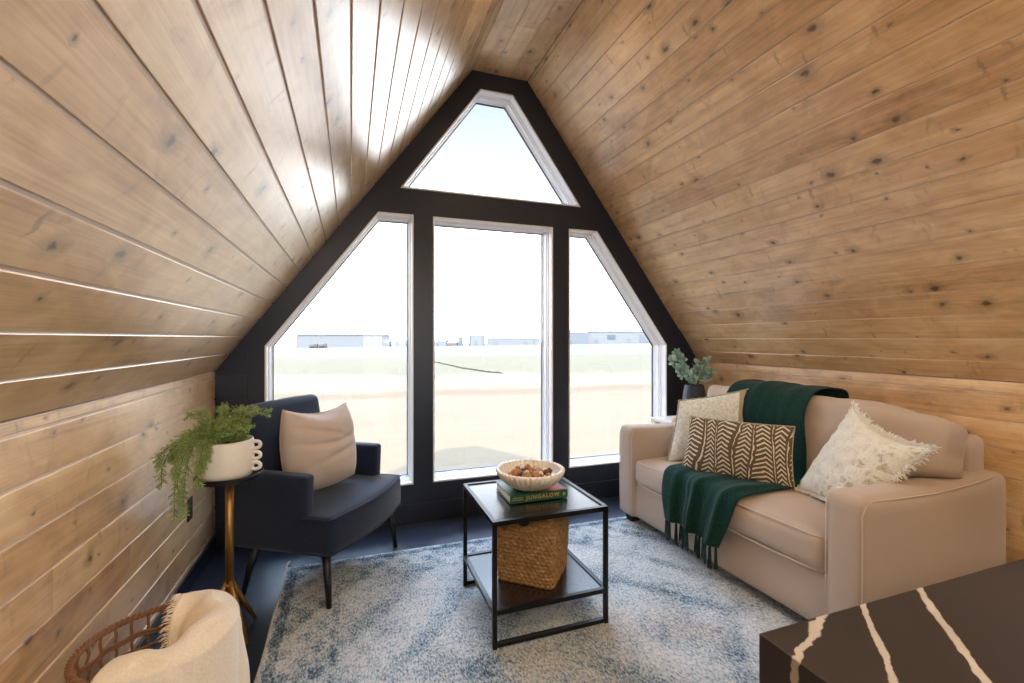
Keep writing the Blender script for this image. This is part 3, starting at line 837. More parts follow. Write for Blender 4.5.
# ------------------------------------------------------------------ green throw over the sofa
TP = [((2.800, .70), 2.34, 1.92), ((2.790, .86), 2.36, 1.90), ((2.740, .975), 2.40, 1.86), ((2.600, 1.005), 2.43, 1.85), ((2.460, .980), 2.43, 1.84),
      ((2.385, .87), 2.42, 1.84), ((2.365, .70), 2.40, 1.83), ((2.330, .555), 2.38, 1.82), ((2.250, .505), 2.36, 1.78), ((2.05, .503), 2.34, 1.77),
      ((1.905, .500), 2.325, 1.775), ((1.842, .478), 2.315, 1.785), ((1.824, .40), 2.31, 1.80), ((1.820, .31), 2.305, 1.82), ((1.818, .215), 2.29, 1.85)]
TPV = [Vector((a[0], a[1], b, )) for a, b, c in TP]; TPW = [Vector((b, c, 0)) for a, b, c in TP]
def throw_pt(u, v):
    c = catmull([[p[0][0], p[0][1], p[1], p[2]] for p in TP], u)
    x, z, yl, yr = c
    y = yl+(yr-yl)*v
    # normal of the path in x-z
    c2 = catmull([[p[0][0], p[0][1]] for p in TP], min(1, u+.01)); c1 = catmull([[p[0][0], p[0][1]] for p in TP], max(0, u-.01))
    tx, tz = c2[0]-c1[0], c2[1]-c1[1]; L = math.hypot(tx, tz) or 1
    nx_, nz_ = tz/L, -tx/L
    if nz_ < 0 and u < .75 or nx_ > 0 and u >= .75: nx_, nz_ = -nx_, -nz_
    vw = v+.10*nz((u*2.0, v*2.4, 0), 1.0, 5)+.05*nz((u*4.5, v*5, 2), 1.0, 8)
    amp = .010 if u < .55 else .010+.016*min(1, (u-.55)/.3)
    if u > .78: amp = .026+.020*(u-.78)/.22
    f1 = .5+.5*math.sin(vw*2*PI*2.3+1.2); f2 = .5+.5*math.sin(vw*2*PI*5.1+u*4+.6)
    fold = (f1**1.3*.75+f2*f2*.45*(.4+.6*f1))*amp+.004*nz((u*14, v*12, 1), 1, 2)+.007*nz((u*7, v*3.2, 4), 1, 6)
    edge = .5-abs(v-.5)
    y += .018*nz((u*5, v*2, 3), 1, 7)+.012*math.sin(u*17)*(1 if v < .5 else -1)*(1-min(1, edge*5))
    return Vector((x+nx_*(fold+.004), y, z+nz_*(fold+.004)))
th = obj('throw_blanket', sheet(throw_pt, 110, 70), M['green_knit'], None, True, at=(2.3, 2.1, .9))
solid(th, .006, 0); tag(th, 'forest green knitted throw draped over the sofa back and seat', 'blanket')
fb_ = bmesh.new(); rr = random.Random(3); o0 = Vector((2.3, 2.1, .9))
for k in range(17):
    v = (k+.5)/17
    p = throw_pt(1, v)-o0
    L = rr.uniform(.085, .125)
    bmesh.ops.create_icosphere(fb_, subdivisions=1, radius=.0075, matrix=Matrix.Translation(p+Vector((0, 0, -.008))))
    for q in range(6):
        dx, dy = rr.uniform(-.004, .004), rr.uniform(-.010, .010)
        tube(fb_, [p, p+Vector((dx*.4-.001, dy*.3, -.012)), p+Vector((dx-.002, dy*.7, -L*.6)), p+Vector((dx-.002, dy*1.3, -L*rr.uniform(.9, 1.05)))], [.0038, .0046, .0042, .0026], 4)
obj('fringe', fb_, M['green_knit'], th, True)

# ------------------------------------------------------------------ corner table behind the sofa, vase and wooden ornament
TX0, TX1, TY0, TY1, TZ = 2.37, 2.86, 2.885, 3.215, .64
ct = thing('side_table', 'small white side table in the corner between sofa and window', 'table', ((TX0+TX1)/2, (TY0+TY1)/2, 0))
hx, hy = (TX1-TX0)/2, (TY1-TY0)/2
obj('tabletop', bbox(-hx, hx, -hy, hy, TZ-.025, TZ, .004), M['white_table'], ct)
for sx in (-1, 1):
    for sy in (-1, 1):
        bm = bmesh.new(); box(bm, sx*(hx-.008)-.02*(1+sx), sx*(hx-.008)+.02*(1-sx), sy*(hy-.008)-.02*(1+sy), sy*(hy-.008)+.02*(1-sy), 0, TZ-.026)
        obj('leg', bm, M['white_table'], ct)
obj('apron', bbox(-hx+.02, hx-.02, -hy+.012, -hy+.028, TZ-.085, TZ-.026, .002), M['white_table'], ct)
obj('apron', bbox(-hx+.02, hx-.02, hy-.028, hy-.012, TZ-.085, TZ-.026, .002), M['white_table'], ct)

vs_ = thing('vase', 'charcoal bottle vase holding eucalyptus stems on the white corner table', 'vase', (2.655, 3.02, TZ))
bm = bmesh.new(); lathe(bm, [(0, 0), (.080, 0), (.094, .012), (.100, .05), (.099, .10), (.092, .17), (.082, .24), (.074, .275), (.070, .284), (.064, .282), (.062, .26), (.075, .15), (.08, .03), (0, .02)], 40)
obj('body', bm, M['charcoal_vase'], vs_, True)
eu = thing('eucalyptus_bunch', 'pale green eucalyptus sprigs standing in the charcoal vase', 'plant', (2.655, 3.02, TZ+.03))
sb_, lb = bmesh.new(), bmesh.new(); rr = random.Random(12)
tips = [(-.24, -.10, .40), (-.27, -.06, .47), (-.21, -.04, .52), (-.15, .00, .47), (-.17, -.12, .36), (-.13, .02, .50), (-.04, -.10, .44), (.03, .02, .40), (.10, -.03, .47), (-.12, -.12, .33), (.06, -.12, .36), (-.06, .06, .40), (.14, .04, .36)]
for tip in tips:
    a = Vector((rr.uniform(-.02, .02), rr.uniform(-.02, .02), .02)); t = Vector(tip)
    m1 = Vector((t.x*.20, t.y*.20, .25)); m2 = a.lerp(t, .75)+Vector((0, 0, .03))
    pts = [Vector(catmull([list(a), list(m1), list(m2), list(t)], q/14)) for q in range(15)]
    tube(sb_, pts, [.003-.0015*q/14 for q in range(15)], 5)
    for q in range(8, 15):
        for s in range(5):
            d = Vector((rr.uniform(-1, 1), rr.uniform(-1, 1), rr.uniform(-.3, .9))).normalized()
            c = pts[q]+d*rr.uniform(.012, .030); rad = rr.uniform(.011, .020)
            ax = d.orthogonal().normalized(); ax = Matrix.Rotation(rr.uniform(0, 6.28), 3, d) @ ax; bx_ = d.cross(ax)
            nn = (ax*.8+d*.3).normalized(); ex = d; ey = nn.cross(d).normalized()
            ring = [lb.verts.new(c+ex*math.cos(z)*rad*1.15+ey*math.sin(z)*rad+nn*(.004*math.cos(2*z))) for z in (2*PI*w/9 for w in range(9))]
            mid = lb.verts.new(c-nn*.002)
            for w in range(9): lb.faces.new((mid, ring[w], ring[(w+1) % 9]))
obj('stem', sb_, M['euca_stem'], eu, True); obj('leaves', lb, M['euca'], eu, True)

orn = thing('wooden_chain_ornament', 'pale yellow wooden chain ornament lying on the white corner table', 'ornament', (2.448, 2.955, TZ))
for k, (ox, oy, tilt, rz) in enumerate(((0, 0, 0, .35), (.048, -.030, 62, .5))):
    bm = bmesh.new(); pts = []
    for q in range(36):
        a = 2*PI*q/36; pts.append(Vector((.060*math.cos(a)*(1+.12*abs(math.cos(a))), .036*math.sin(a), 0)))
    mt = Matrix.Translation((ox, oy, .0145 if k == 0 else .047)) @ Matrix.Rotation(rz, 4, 'Z') @ Matrix.Rotation(R(tilt), 4, 'X')
    tube(bm, [mt @ p for p in pts], .014, 10, closed=True)
    obj('link', bm, M['pale_wood'], orn, True)

# ------------------------------------------------------------------ metal coffee table with shelf
ctb = thing('coffee_table', 'square black metal coffee table with lower shelf on the rug', 'table', (.8265, 2.066, RUGZ))
hw, hd, zt, bar = .2735, .268, .530, .0095
for sx in (-1, 1):
    for sy in (-1, 1):
        obj('leg', bbox(sx*(hw-bar)-bar, sx*(hw-bar)+bar, sy*(hd-bar)-bar, sy*(hd-bar)+bar, 0, zt, .0015, 1), M['black_metal'], ctb)
for nm, z0 in (('tabletop', zt-.018), ('shelf', .142)):
    t_ = obj(nm, bbox(-hw+.012, hw-.012, -hd+.012, hd-.012, z0, z0+.013, .0015, 1), M['black_top'], ctb)
    fr_ = bmesh.new()
    for a in (-1, 1):
        box(fr_, -hw+2*bar, hw-2*bar, a*(hd-bar)-bar, a*(hd-bar)+bar, z0-.002, z0+.018)
        box(fr_, a*(hw-bar)-bar, a*(hw-bar)+bar, -hd+2*bar, hd-2*bar, z0-.002, z0+.018)
    obj('rim_frame', fr_, M['black_metal'], t_)
for a in (-1, 1):
    obj('stretcher', bbox(-hw+2*bar, hw-2*bar, a*(hd-bar)-bar, a*(hd-bar)+bar, .006, .024, .001, 1), M['black_metal'], ctb)
TT = RUGZ+zt+.0002

bk = thing('book', 'green hardback book with gold spine lettering under the bowl', 'book', (.834, 2.080, TT), R(-.5))
obj('cover', (lambda bm: (box(bm, -.145, .145, -.112, .112, 0, .003), box(bm, -.145, .145, -.112, .112, .035, .038), box(bm, -.145, .145, -.1125, -.109, 0, .038), bm)[-1])(bmesh.new()), M['book_green'], bk)
obj('pages', bbox(-.141, .141, -.108, .108, .0032, .0348, .001, 1), M['paper'], bk)
obj('cover_print', bbox(.02, .135, -.10, .02, .0380, .0384, .0001, 1), M['book_red'], bk)
tx = bpy.data.curves.new('title_text', 'FONT'); tx.body = 'JUNGALOW'; tx.size = .026; tx.align_x = 'CENTER'; tx.align_y = 'CENTER'; tx.extrude = .0004; tx.space_character = 1.28; tx.offset = .0006
to = bpy.data.objects.new('spine_title', tx); C.objects.link(to); tx.materials.append(M['gold']); to.parent = bk
bpy.context.view_layer.update()
tm = bpy.data.meshes.new_from_object(to); bpy.data.objects.remove(to); to = link('spine_title', tm, None, bk)
to.location = (.018, -.1130, .0195); to.rotation_euler = (PI/2, 0, 0)
bm = bmesh.new()
for zz, w_ in ((.0245, .024), (.0150, .028)):
    tube(bm, [(-.108-w_+2*w_*q/16, -.1130, zz+.0022*math.sin(q*2.3)) for q in range(17)], .0013, 5)
obj('spine_flourish', bm, M['gold'], bk)
bm = bmesh.new(); 
for a in range(5):
    c_ = Vector((.127+.005*math.cos(a*2*PI/5), -.1130, .0195+.005*math.sin(a*2*PI/5)))
    bmesh.ops.create_icosphere(bm, subdivisions=1, radius=.0032, matrix=Matrix.Translation(c_) @ Matrix.Diagonal((1, .15, 1, 1)))
obj('spine_emblem', bm, M['gold'], bk)

BZ = TT+.0388
bw = thing('bowl', 'round fluted cream bowl standing on the green book', 'bowl', (.824, 2.062, BZ))
NF = 40
def flute(a, z, r): return 1.02+(.055*abs(math.cos(a*NF/2))-.020)*min(1, max(0, (z-.004)/.02)) 
bm = bmesh.new()
lathe(bm, [(0, 0), (.075, 0), (.088, .006), (.115, .022), (.140, .046), (.155, .068), (.160, .084)], NF*6, rfun=flute)
lathe(bm, [(.160, .084), (.157, .090), (.150, .091), (.144, .087)], NF*6, rfun=lambda a, z, r: 1.02+(.055*abs(math.cos(a*NF/2))-.020)*(1 if r > .155 else .8))
lathe(bm, [(.144, .087), (.140, .074), (.128, .050), (.10, .028), (.05, .018), (0, .016)], NF*6, rfun=lambda a, z, r: 1+.030*abs(math.cos(a*NF/2))*(r > .12))
bmesh.ops.remove_doubles(bm, verts=bm.verts[:], dist=.0004)
obj('body', bm, M['stone_bowl'], bw, True)
def chip(kind, seed):
    rr = random.Random(seed); bm = bmesh.new()
    if kind == 0:
        bmesh.ops.create_icosphere(bm, subdivisions=3, radius=1)
        for v in bm.verts: v.co = Vector((v.co.x*.021, v.co.y*.018, v.co.z*.016))*(1+.12*nz(v.co, 2.5, seed))
    elif kind == 1:                                     # curled shaving
        pts = [(.012*math.cos(t)*(1+t*.05), .012*math.sin(t)*(1+t*.05), 0) for t in (q*.45 for q in range(11))]
        for (a, b) in zip(pts, pts[1:]):
            q = [bm.verts.new((a[0], a[1], -.010)), bm.verts.new((b[0], b[1], -.010)), bm.verts.new((b[0], b[1], .010)), bm.verts.new((a[0], a[1], .010))]
            bm.faces.new(q)
        bmesh.ops.remove_doubles(bm, verts=bm.verts[:], dist=.0003)
        r = bmesh.ops.solidify(bm, geom=bm.faces[:], thickness=.0025)
    else:                                               # little scaly cone
        lathe(bm, [(0, -.018), (.010, -.014), (.017, -.004), (.015, .006), (.009, .015), (0, .020)], 14, rfun=lambda a, z, r: 1+.18*math.sin(a*7+z*400))
    return bm
protos = []
chips = []
rr = random.Random(21); placed = []
LB = ['small brown seed pod in the pile in the fluted bowl', 'pale curled wood shaving in the pile in the fluted bowl', 'little dark dried cone in the pile in the fluted bowl']
GP = ['brown seed pods in the bowl', 'pale wood shavings in the bowl', 'dark dried cones in the bowl']
NMS = ['seed_pod', 'wood_shaving', 'dried_cone']; MTS = [M['nut'], M['nut2'], M['nut3']]
for i in range(42):
    kind = (0, 1, 0, 2, 1, 0)[i % 6]
    a = i*2.399; r = .108*math.sqrt((i+.5)/22); lay = 0 if i < 22 else 1
    if lay: r = .088*math.sqrt((i-22+.5)/20)
    # rest on the bowl's inside curve, the second layer on the first
    z = BZ+.019+max(0, (r-.05))*.45+.017+lay*.028+rr.uniform(-.002, .003)
    if len(protos) <= kind or protos[kind] is None:
        while len(protos) <= kind: protos.append(None)
        protos[kind] = obj(NMS[kind], chip(kind, 3+kind), MTS[kind], None, True); o = protos[kind]
    else:
        o = protos[kind].copy(); C.objects.link(o)
    tag(o, LB[kind], 'dried decoration', GP[kind])
    o.location = (.824+math.cos(a)*r, 2.062+math.sin(a)*r, z)
    o.rotation_euler = (rr.uniform(0, 6), rr.uniform(0, 6), rr.uniform(0, 6)); s_ = rr.uniform(.85, 1.05); o.scale = (s_, s_, s_)

# ------------------------------------------------------------------ square seagrass basket on the shelf
SZ = RUGZ+.142+.0182
sg = thing('storage_basket', 'square woven seagrass basket on the lower shelf of the coffee table', 'basket', (.838, 2.058, SZ-.005), R(-40))
def rsq(t, h, r):
    """point on a rounded square of half side h, t in 0..4"""
    side = int(t) % 4; f = t-int(t)
    L = h-r; s_ = -h+2*h*f
    x, y = s_, -h
    if s_ < -L: a = (s_+L)/r; x = -L-r*math.sin(min(1, -a)*PI/4); y = -L-r*math.cos(min(1, -a)*PI/4)
    elif s_ > L: a = (s_-L)/r; x = L+r*math.sin(min(1, a)*PI/4); y = -L-r*math.cos(min(1, a)*PI/4)
    for _ in range(side): x, y = -y, x
    return x, y
bm = bmesh.new(); NC, NR = 44*6, 20*6; H_ = .345
grid = []
for j in range(NR+1):
    fz = j/NR; row = []
    for i in range(NC):
        x, y = rsq(4*i/NC, .140*(.955+.065*math.sin(fz*PI*.75)), .026)
        nrm = Vector((x, y, 0)).normalized()
        k = i/NC*44; rw = fz*20
        d = .0085*abs(math.sin(rw*PI))**.8*(.5+.5*math.cos(k*2*PI+(PI if int(rw) % 2 else 0)))**.7+.002*nz((x*30, y*30, fz*20), 1, 2)
        row.append(bm.verts.new((x+nrm.x*d, y+nrm.y*d, fz*H_+.002*math.sin(k*2*PI+rw)+.004*nz((x*6, y*6, 0), 1, 1)*fz)))
    grid.append(row)
for j in range(NR):
    for i in range(NC):
        bm.faces.new((grid[j][i], grid[j][(i+1) % NC], grid[j+1][(i+1) % NC], grid[j+1][i]))
bm.faces.new(grid[0][::-1])
inn = [bm.verts.new((v.co.x*.93, v.co.y*.93, H_)) for v in grid[-1]]; inb = [bm.verts.new((v.co.x*.90, v.co.y*.90, .012)) for v in grid[0]]
for i in range(NC):
    k = (i+1) % NC
    bm.faces.new((grid[-1][i], grid[-1][k], inn[k], inn[i])); bm.faces.new((inn[i], inn[k], inb[k], inb[i]))
bm.faces.new(inb)
obj('body', bm, M['seagrass'], sg, True)
bm = bmesh.new()
for q in range(3): tube(bm, [Vector((*rsq(4*i/96, .1415-.002*q, .028), H_-.002+.004*math.sin(i*.9+q*2.1)))+Vector((.003*math.cos(i*.9+q*2.1),)*2+(0,)) for i in range(96)], .0045, 6, closed=True)
obj('rim', bm, M['seagrass'], sg, True)
for sy in (-1, 1):
    bm = bmesh.new()
    for q in range(2):
        tube(bm, [(-.030+.0075*k, sy*(.149+.010*math.sin(k/8*PI)+.004*q), H_-.048-.012*math.sin(k/8*PI)+.010*q) for k in range(9)], .006, 6)
    obj('handle', bm, M['dark_leg'], sg, True)

# ------------------------------------------------------------------ armchair
CO, CA = Vector((.11, 2.615, 0)), math.atan2(.85, .53)
CM = Matrix.Translation(CO) @ Matrix.Rotation(CA, 4, 'Z')
ac = thing('armchair', 'navy velvet armchair with dark splayed legs in front of the window', 'armchair', CO, CA)
def seat_sh(w, q):
    if q.y < 0: w.y -= .040*(1-q.x*q.x)*(-q.y)
    return w
seat = obj('seat', shift(softbox(.74, .54, .180, .030, (26, 20, 10), (0, .004, .016), .003, 5, 31, seat_sh), (0, .275, .265+.09)), M['velvet'], ac, True)
pb = bmesh.new()
for zz in (.437, .272):
    tube(pb, [(-.368, .30, zz), (-.370, .03, zz), (-.355, .008, zz)]+[(-.33+.66*t, .004-.042*(1-(2*t-1)**2), zz+.003*math.sin(t*PI)) for t in [k/14 for k in range(15)]]+[(.355, .008, zz), (.370, .03, zz), (.368, .30, zz)], .0042, 6)
obj('piping', pb, M['velvet'], seat, True)
for sx in (-1, 1):
    def arm_sh(w, q, sx=sx):
        if q.y < 0 and q.z > -.2: w.y += .018*(-q.y)*(1-q.z)*.5
        return w
    a_ = obj('armrest', shift(softbox(.085, .455, .372, .022, (8, 20, 16), (.003, .004, .004), .002, 5, 40+sx, arm_sh), (sx*.332, .140+.2275, .264+.186)), M['velvet'], ac, True)
bm = softbox(.63, .105, .68, .042, (24, 8, 20), (.003, .014, .006), .003, 5, 51, lambda w, q: Vector((w.x*(1-.02*q.z), w.y, w.z)))
mt = Matrix.Translation((-.018, .528, .27+.34)) @ Matrix.Rotation(R(-9), 4, 'X')
for v in bm.verts: v.co = mt @ v.co
obj('backrest', bm, M['velvet'], ac, True)
for sx in (-1, 1):
    for (xt, yt, xb, yb, zb) in ((.312, .07, .340, .034, RUGZ if sx < 0 else .0005), (.290, .47, .310, .545, .0005)):
        bm = bmesh.new()
        tube(bm, [(sx*xb, yb, zb), (sx*(xb*.6+xt*.4), yb*.6+yt*.4, .13), (sx*xt, yt, .275)], [.0125, .0175, .022], 14)
        obj('leg', bm, M['dark_leg'], ac, True)
def CW_(x, y, z): return CM @ Vector((x, y, z))
cu, bd, nr = cushion('throw_pillow', M['linen'], [(-.345, 2.700, .920), (-.030, 2.935, .912), (.020, 2.860, .500), (-.310, 2.655, .488)],
    'square beige linen throw pillow leaning on the navy armchair', th=.25, wr=.014, wscale=5, pinch=-.13, pinch_top=.20, seed=23, back=.5,
    crease=lambda u, v: 1.6*(-.016*math.exp(-((v-.50-.30*(u-.5)**2)/.035)**2)*math.exp(-((u-.55)/.33)**2)-.013*math.exp(-((v-.62+.28*(u-.6))/.03)**2)*math.exp(-((u-.45)/.28)**2)-.011*math.exp(-((v-.30-.2*(u-.4))/.04)**2)*math.exp(-((u-.65)/.25)**2)-.03*math.exp(-((u-.52)/.22)**2)*math.exp(-((v-.98)/.12)**2)))
pb = bmesh.new(); tube(pb, bd, .0022, 5, closed=True); obj('seam', pb, M['linen'], cu, True)

# ------------------------------------------------------------------ plant stand, pot and trailing plant
PS = Vector((-.500, 2.285, 0))
ps = thing('plant_stand', 'slim brass tripod stand with round black tray beside the plank wall', 'stand', PS)
TRZ = .690
bm = bmesh.new(); lathe(bm, [(0, 0), (.122, 0), (.130, .004), (.131, .022), (.128, .025), (.124, .023), (.123, .010), (0, .009)], 48); auto(obj('tray', bm, M['black_metal'], ps)).location.z = TRZ
bm = bmesh.new(); tube(bm, [(0, 0, .225), (0, 0, TRZ-.0005)], .0165, 20); obj('stem', bm, M['brass'], ps, True)
bm = bmesh.new(); lathe(bm, [(.0168, .205), (.020, .212), (.021, .226), (.0168, .234)], 20); obj('collar', bm, M['brass'], ps, True)
for a in (-48, 50, 190):
    bm = bmesh.new(); d = Vector((math.cos(R(a)), math.sin(R(a)), 0))
    tube(bm, [d*.004+Vector((0, 0, .245)), d*.05+Vector((0, 0, .15)), d*.128+Vector((0, 0, .006))], [.0125, .012, .0085], 12)
    obj('leg', bm, M['brass'], ps, True)
PZ = TRZ+.0095
PC = Vector((-.512, 2.280, PZ))
pot = thing('plant_pot', 'round white ceramic pot with stacked loop handles on the black tray', 'pot', PC)
bm = bmesh.new(); lathe(bm, [(0, 0), (.088, 0), (.100, .006), (.106, .03), (.108, .09), (.106, .150), (.104, .160), (.099, .162), (.096, .158), (.097, .10), (.092, .02), (0, .016)], 56); obj('body', bm, M['ceramic'], pot, True)
ha = R(-8)
for sgn in (0, PI):
    for k in range(3):
        bm = bmesh.new(); d = Vector((math.cos(ha+sgn), math.sin(ha+sgn), 0)); zc = .042+.046*k
        tube(bm, [d*(.117+.020*math.cos(t))+Vector((0, 0, zc+.0155*math.sin(t))) for t in (2*PI*q/24 for q in range(24))], .0078, 10, closed=True)
        obj('loop_handle', bm, M['ceramic'], pot, True)
bm = bmesh.new(); lathe(bm, [(0, .135), (.060, .138), (.095, .134)], 24); obj('soil', bm, simple('dark_soil', col(52, 42, 34), .95, nscale=60, namt=.4), pot, True)

fn = thing('trailing_fern', 'feathery green trailing plant spilling from the white pot', 'plant', PC+Vector((0, 0, .14)))
stb, lfb = bmesh.new(), bmesh.new(); rr = random.Random(31)
def blade(a, d, L, w):
    s_ = d.cross(Vector((rr.uniform(-1, 1), rr.uniform(-1, 1), rr.uniform(-1, 1)))).normalized()*w
    q = [lfb.verts.new(p) for p in (a-s_*.6, a+d*L*.5-s_, a+d*L, a+d*L*.5+s_)]
    lfb.faces.new(q)
def frond(pts, n, side, needle):
    for q in range(n):
        t = .12+.88*q/(n-1); c = Vector(catmull(pts, t)); c2 = Vector(catmull(pts, min(1, t+.02))); c1 = Vector(catmull(pts, max(0, t-.02)))
        tg = (c2-c1).normalized()
        for s in range(3):
            o_ = tg.orthogonal().normalized(); o_ = Matrix.Rotation(rr.uniform(0, 6.28), 3, tg) @ o_
            d = (tg*.75+o_*.85+Vector((0, 0, -.15))).normalized()
            L = side*(1-.55*t)*rr.uniform(.7, 1.15)
            e = c+d*L
            tube(stb, [c, e], [.0008, .0005], 3, cap=False)
            for k in range(7):
                p = c.lerp(e, (k+.6)/7)
                for z in range(2):
                    o2 = Matrix.Rotation(rr.uniform(0, 6.28), 3, d) @ d.orthogonal().normalized()
                    blade(p, (d*.9+o2*.7).normalized(), needle*rr.uniform(.7, 1.2), .0016)
targets = []
for k in range(24):                                   # crown above the pot
    a = rr.uniform(0, 2*PI); r = rr.uniform(.04, .15); targets.append((math.cos(a)*r+.015, math.sin(a)*r, rr.uniform(.06, .155), .3))
for k in range(10):                                   # leaning to the wall side
    a = R(rr.uniform(150, 255)); r = rr.uniform(.10, .19); targets.append((math.cos(a)*r, math.sin(a)*r, rr.uniform(-.02, .07), .5))
for tgt in ((-.225, -.05, -.05), (-.20, -.10, -.12), (-.13, -.15, -.16), (-.11, -.15, -.23), (-.15, -.12, -.08), (-.06, -.16, -.12), (-.05, -.15, -.06), (-.12, -.13, -.20), (-.175, -.08, -.02), (-.16, -.09, -.27)):
    targets.append((*tgt, 1.))
for (x, y, z, dr) in targets:
    t = Vector((x, y, z)); h = Vector((x, y, 0)).normalized()
    base = h*.03
    if dr < .9: pts = [list(base), list(h*.05+Vector((0, 0, .045))), list(t*.7+Vector((0, 0, .035))), list(t)]
    else: pts = [list(base), list(h*.085+Vector((0, 0, .055))), list(Vector((x*.82, y*.82, .02))), list(Vector((x, y, z*.5))), list(t)]
    n = 12 if dr < .9 else 18
    tube(stb, [Vector(catmull(pts, q/12)) for q in range(13)], [.0019-.001*q/12 for q in range(13)], 4)
    frond(pts, n, .050 if dr < .9 else .045, .013)
for b_ in (stb, lfb):
    for v in b_.verts:                                  # nothing grows through the planks
        if v.co.x+PC.x < XL+.012: v.co.x = XL+.012-PC.x+rr.uniform(0, .01)
obj('stem', stb, M['fern_stem'], fn); obj('foliage', lfb, M['fern'], fn)

ot = thing('wall_outlet', 'black electrical outlet low on the plank wall below the fern', 'outlet', (XL, 2.80, .41))
obj('plate', bbox(.0004, .006, -.036, .036, -.058, .058, .002), M['black_plate'], ot)
for z0 in (-.020, .020):
    bm = bmesh.new(); box(bm, .0062, .0080, -.016, .016, z0-.013, z0+.013); obj('socket', bm, M['black_metal'], ot)

# ------------------------------------------------------------------ rattan basket and the cream throw in it
BC = Vector((-.535, 1.605, 0)); BR_, BH = .186, .42
rbk = thing('rattan_basket', 'round open weave rattan basket by the plank wall holding a cream throw', 'basket', BC)
def brad(z): return BR_*(.80+.20*math.sin(min(1, z/BH*1.0)*PI/2))
for k in range(28):
    bm = bmesh.new(); a = 2*PI*k/28
    tube(bm, [(math.cos(a)*(brad(z)+.0035*(1 if (k+i) % 2 else -1)), math.sin(a)*(brad(z)+.0035*(1 if (k+i) % 2 else -1)), z) for i, z in enumerate([.006+(BH-.012)*q/16 for q in range(17)])], .0042, 6)
    obj('upright_cane', bm, M['rattan'], rbk, True)
for k in range(10):
    bm = bmesh.new(); z = .014+.0375*k
    for s in range(1 if k < 9 else 2):
        tube(bm, [(math.cos(a)*(brad(z)+.004*math.sin(a*14+k*PI)), math.sin(a)*(brad(z)+.004*math.sin(a*14+k*PI)), z+s*.009+.003*math.sin(a*5+k)) for a in (2*PI*q/112 for q in range(112))], .0042, 6, closed=True)
    obj('woven_ring', bm, M['rattan'], rbk, True)
bm = bmesh.new()
for s in range(3):
    tube(bm, [(math.cos(a)*(BR_+.006*math.cos(a*26+s*2.1)), math.sin(a)*(BR_+.006*math.cos(a*26+s*2.1)), BH-.002+.006*math.sin(a*26+s*2.1)) for a in (2*PI*q/260 for q in range(260))], .0048, 6, closed=True)
obj('rim', bm, M['rattan'], rbk, True)
bm = bmesh.new(); lathe(bm, [(0, .002), (brad(0)-.002, .002), (brad(0)-.002, .012), (0, .012)], 40); obj('base', bm, M['rattan'], rbk)
BSEC = [(.040, .235), (.066, .325), (.098, .395), (.140, .436), (.180, .446), (.210, .424), (.219, .355), (.226, .25), (.232, .13)]
def blank(u, v):
    a = R(84-196*u)
    r, z = catmull([list(p) for p in BSEC], v); r *= .885; z += .022
    f = math.sin(u*2*PI*3.2+nz((u*3, v*2, 0), 1.2, 3)*2.5)
    amp = .006+(.010+.026*u)*max(0, v-.40)/.60
    r += f*amp+.010*nz((u*7, v*6, 1), 1, 5)
    z += .010*nz((u*6, v*4, 2), 1, 9)*(1 if v < .6 else .3)+.006*math.exp(-((v-.45)/.25)**2)*math.cos(u*19+v*5)-.008*u
    if v > .9: z += .02*math.sin(u*9)
    if v < .5:                                          # inner edge wanders
        r += .012*math.sin(u*11)*(.5-v)*2
    if v > .62: r = max(r, .204)
    elif .155 < r < .208: z = max(z, BH+.022)
    if r < .203 and v > .5: z = max(z, BH+.022)
    return Vector((BC.x+math.cos(a)*r, BC.y+math.sin(a)*r, z))
bl = obj('throw_blanket', sheet(blank, 120, 56), M['cream_throw'], None, True, at=(BC.x, BC.y, .4))
solid(bl, .007, 0); tag(bl, 'cream woven throw with frayed fringe bundled in the rattan basket', 'blanket')
fb_ = bmesh.new(); rr = random.Random(17); o0 = Vector((BC.x, BC.y, .4))
for k in range(150):
    v = k/149; p = blank(0, v)-o0; p2 = blank(.02, v)-o0; d = (p-p2).normalized()
    d = (d+Vector((rr.uniform(-.4, .4), rr.uniform(-.4, .4), rr.uniform(-.4, .3)))).normalized(); L = rr.uniform(.016, .034)
    tube(fb_, [p-d*.003, p+d*L*.6, p+d*L+Vector((0, 0, -.006))], [.0016, .0013, .0007], 4)
for k in range(190):
    u = k/189; p = blank(u, 0)-o0; p2 = blank(u, .03)-o0; d = (p-p2).normalized()
    d = (d*.8+Vector((rr.uniform(-.5, .5), rr.uniform(-.5, .5), rr.uniform(-.3, .5)))).normalized(); L = rr.uniform(.014, .028)
    tube(fb_, [p-d*.003, p+d*L*.6, p+d*L], [.0016, .0013, .0007], 4)
obj('fringe', fb_, M['cream_throw'], bl)

# ------------------------------------------------------------------ stone counter in the foreground
KX, KY, KZ = .522, .471, .90
wt = obj('worktop', bbox(0, 1.9, -.75, 0, -.075, 0, .0025, 2), M['counter'], None); wt.location = (KX, KY, KZ)
tag(wt, 'dark stone worktop with pale wandering veins, on the black kitchen cabinet', 'worktop')
kc = thing('kitchen_cabinet', 'black base cabinet under the dark veined stone worktop', 'cabinet', (KX+.012, KY-.012, 0))
obj('body', bbox(0, 1.876, -.72, 0, .08, KZ-.0755, .002), M['cabinet_black'], kc)
obj('plinth', bbox(.04, 1.85, -.68, -.04, 0, .0795, .002), M['cabinet_black'], kc)
for k in range(3): obj('door_panel', bbox(.03+k*.615, .03+k*.615+.59, .0005, .018, .11, KZ-.10, .002), M['cabinet_black'], kc)

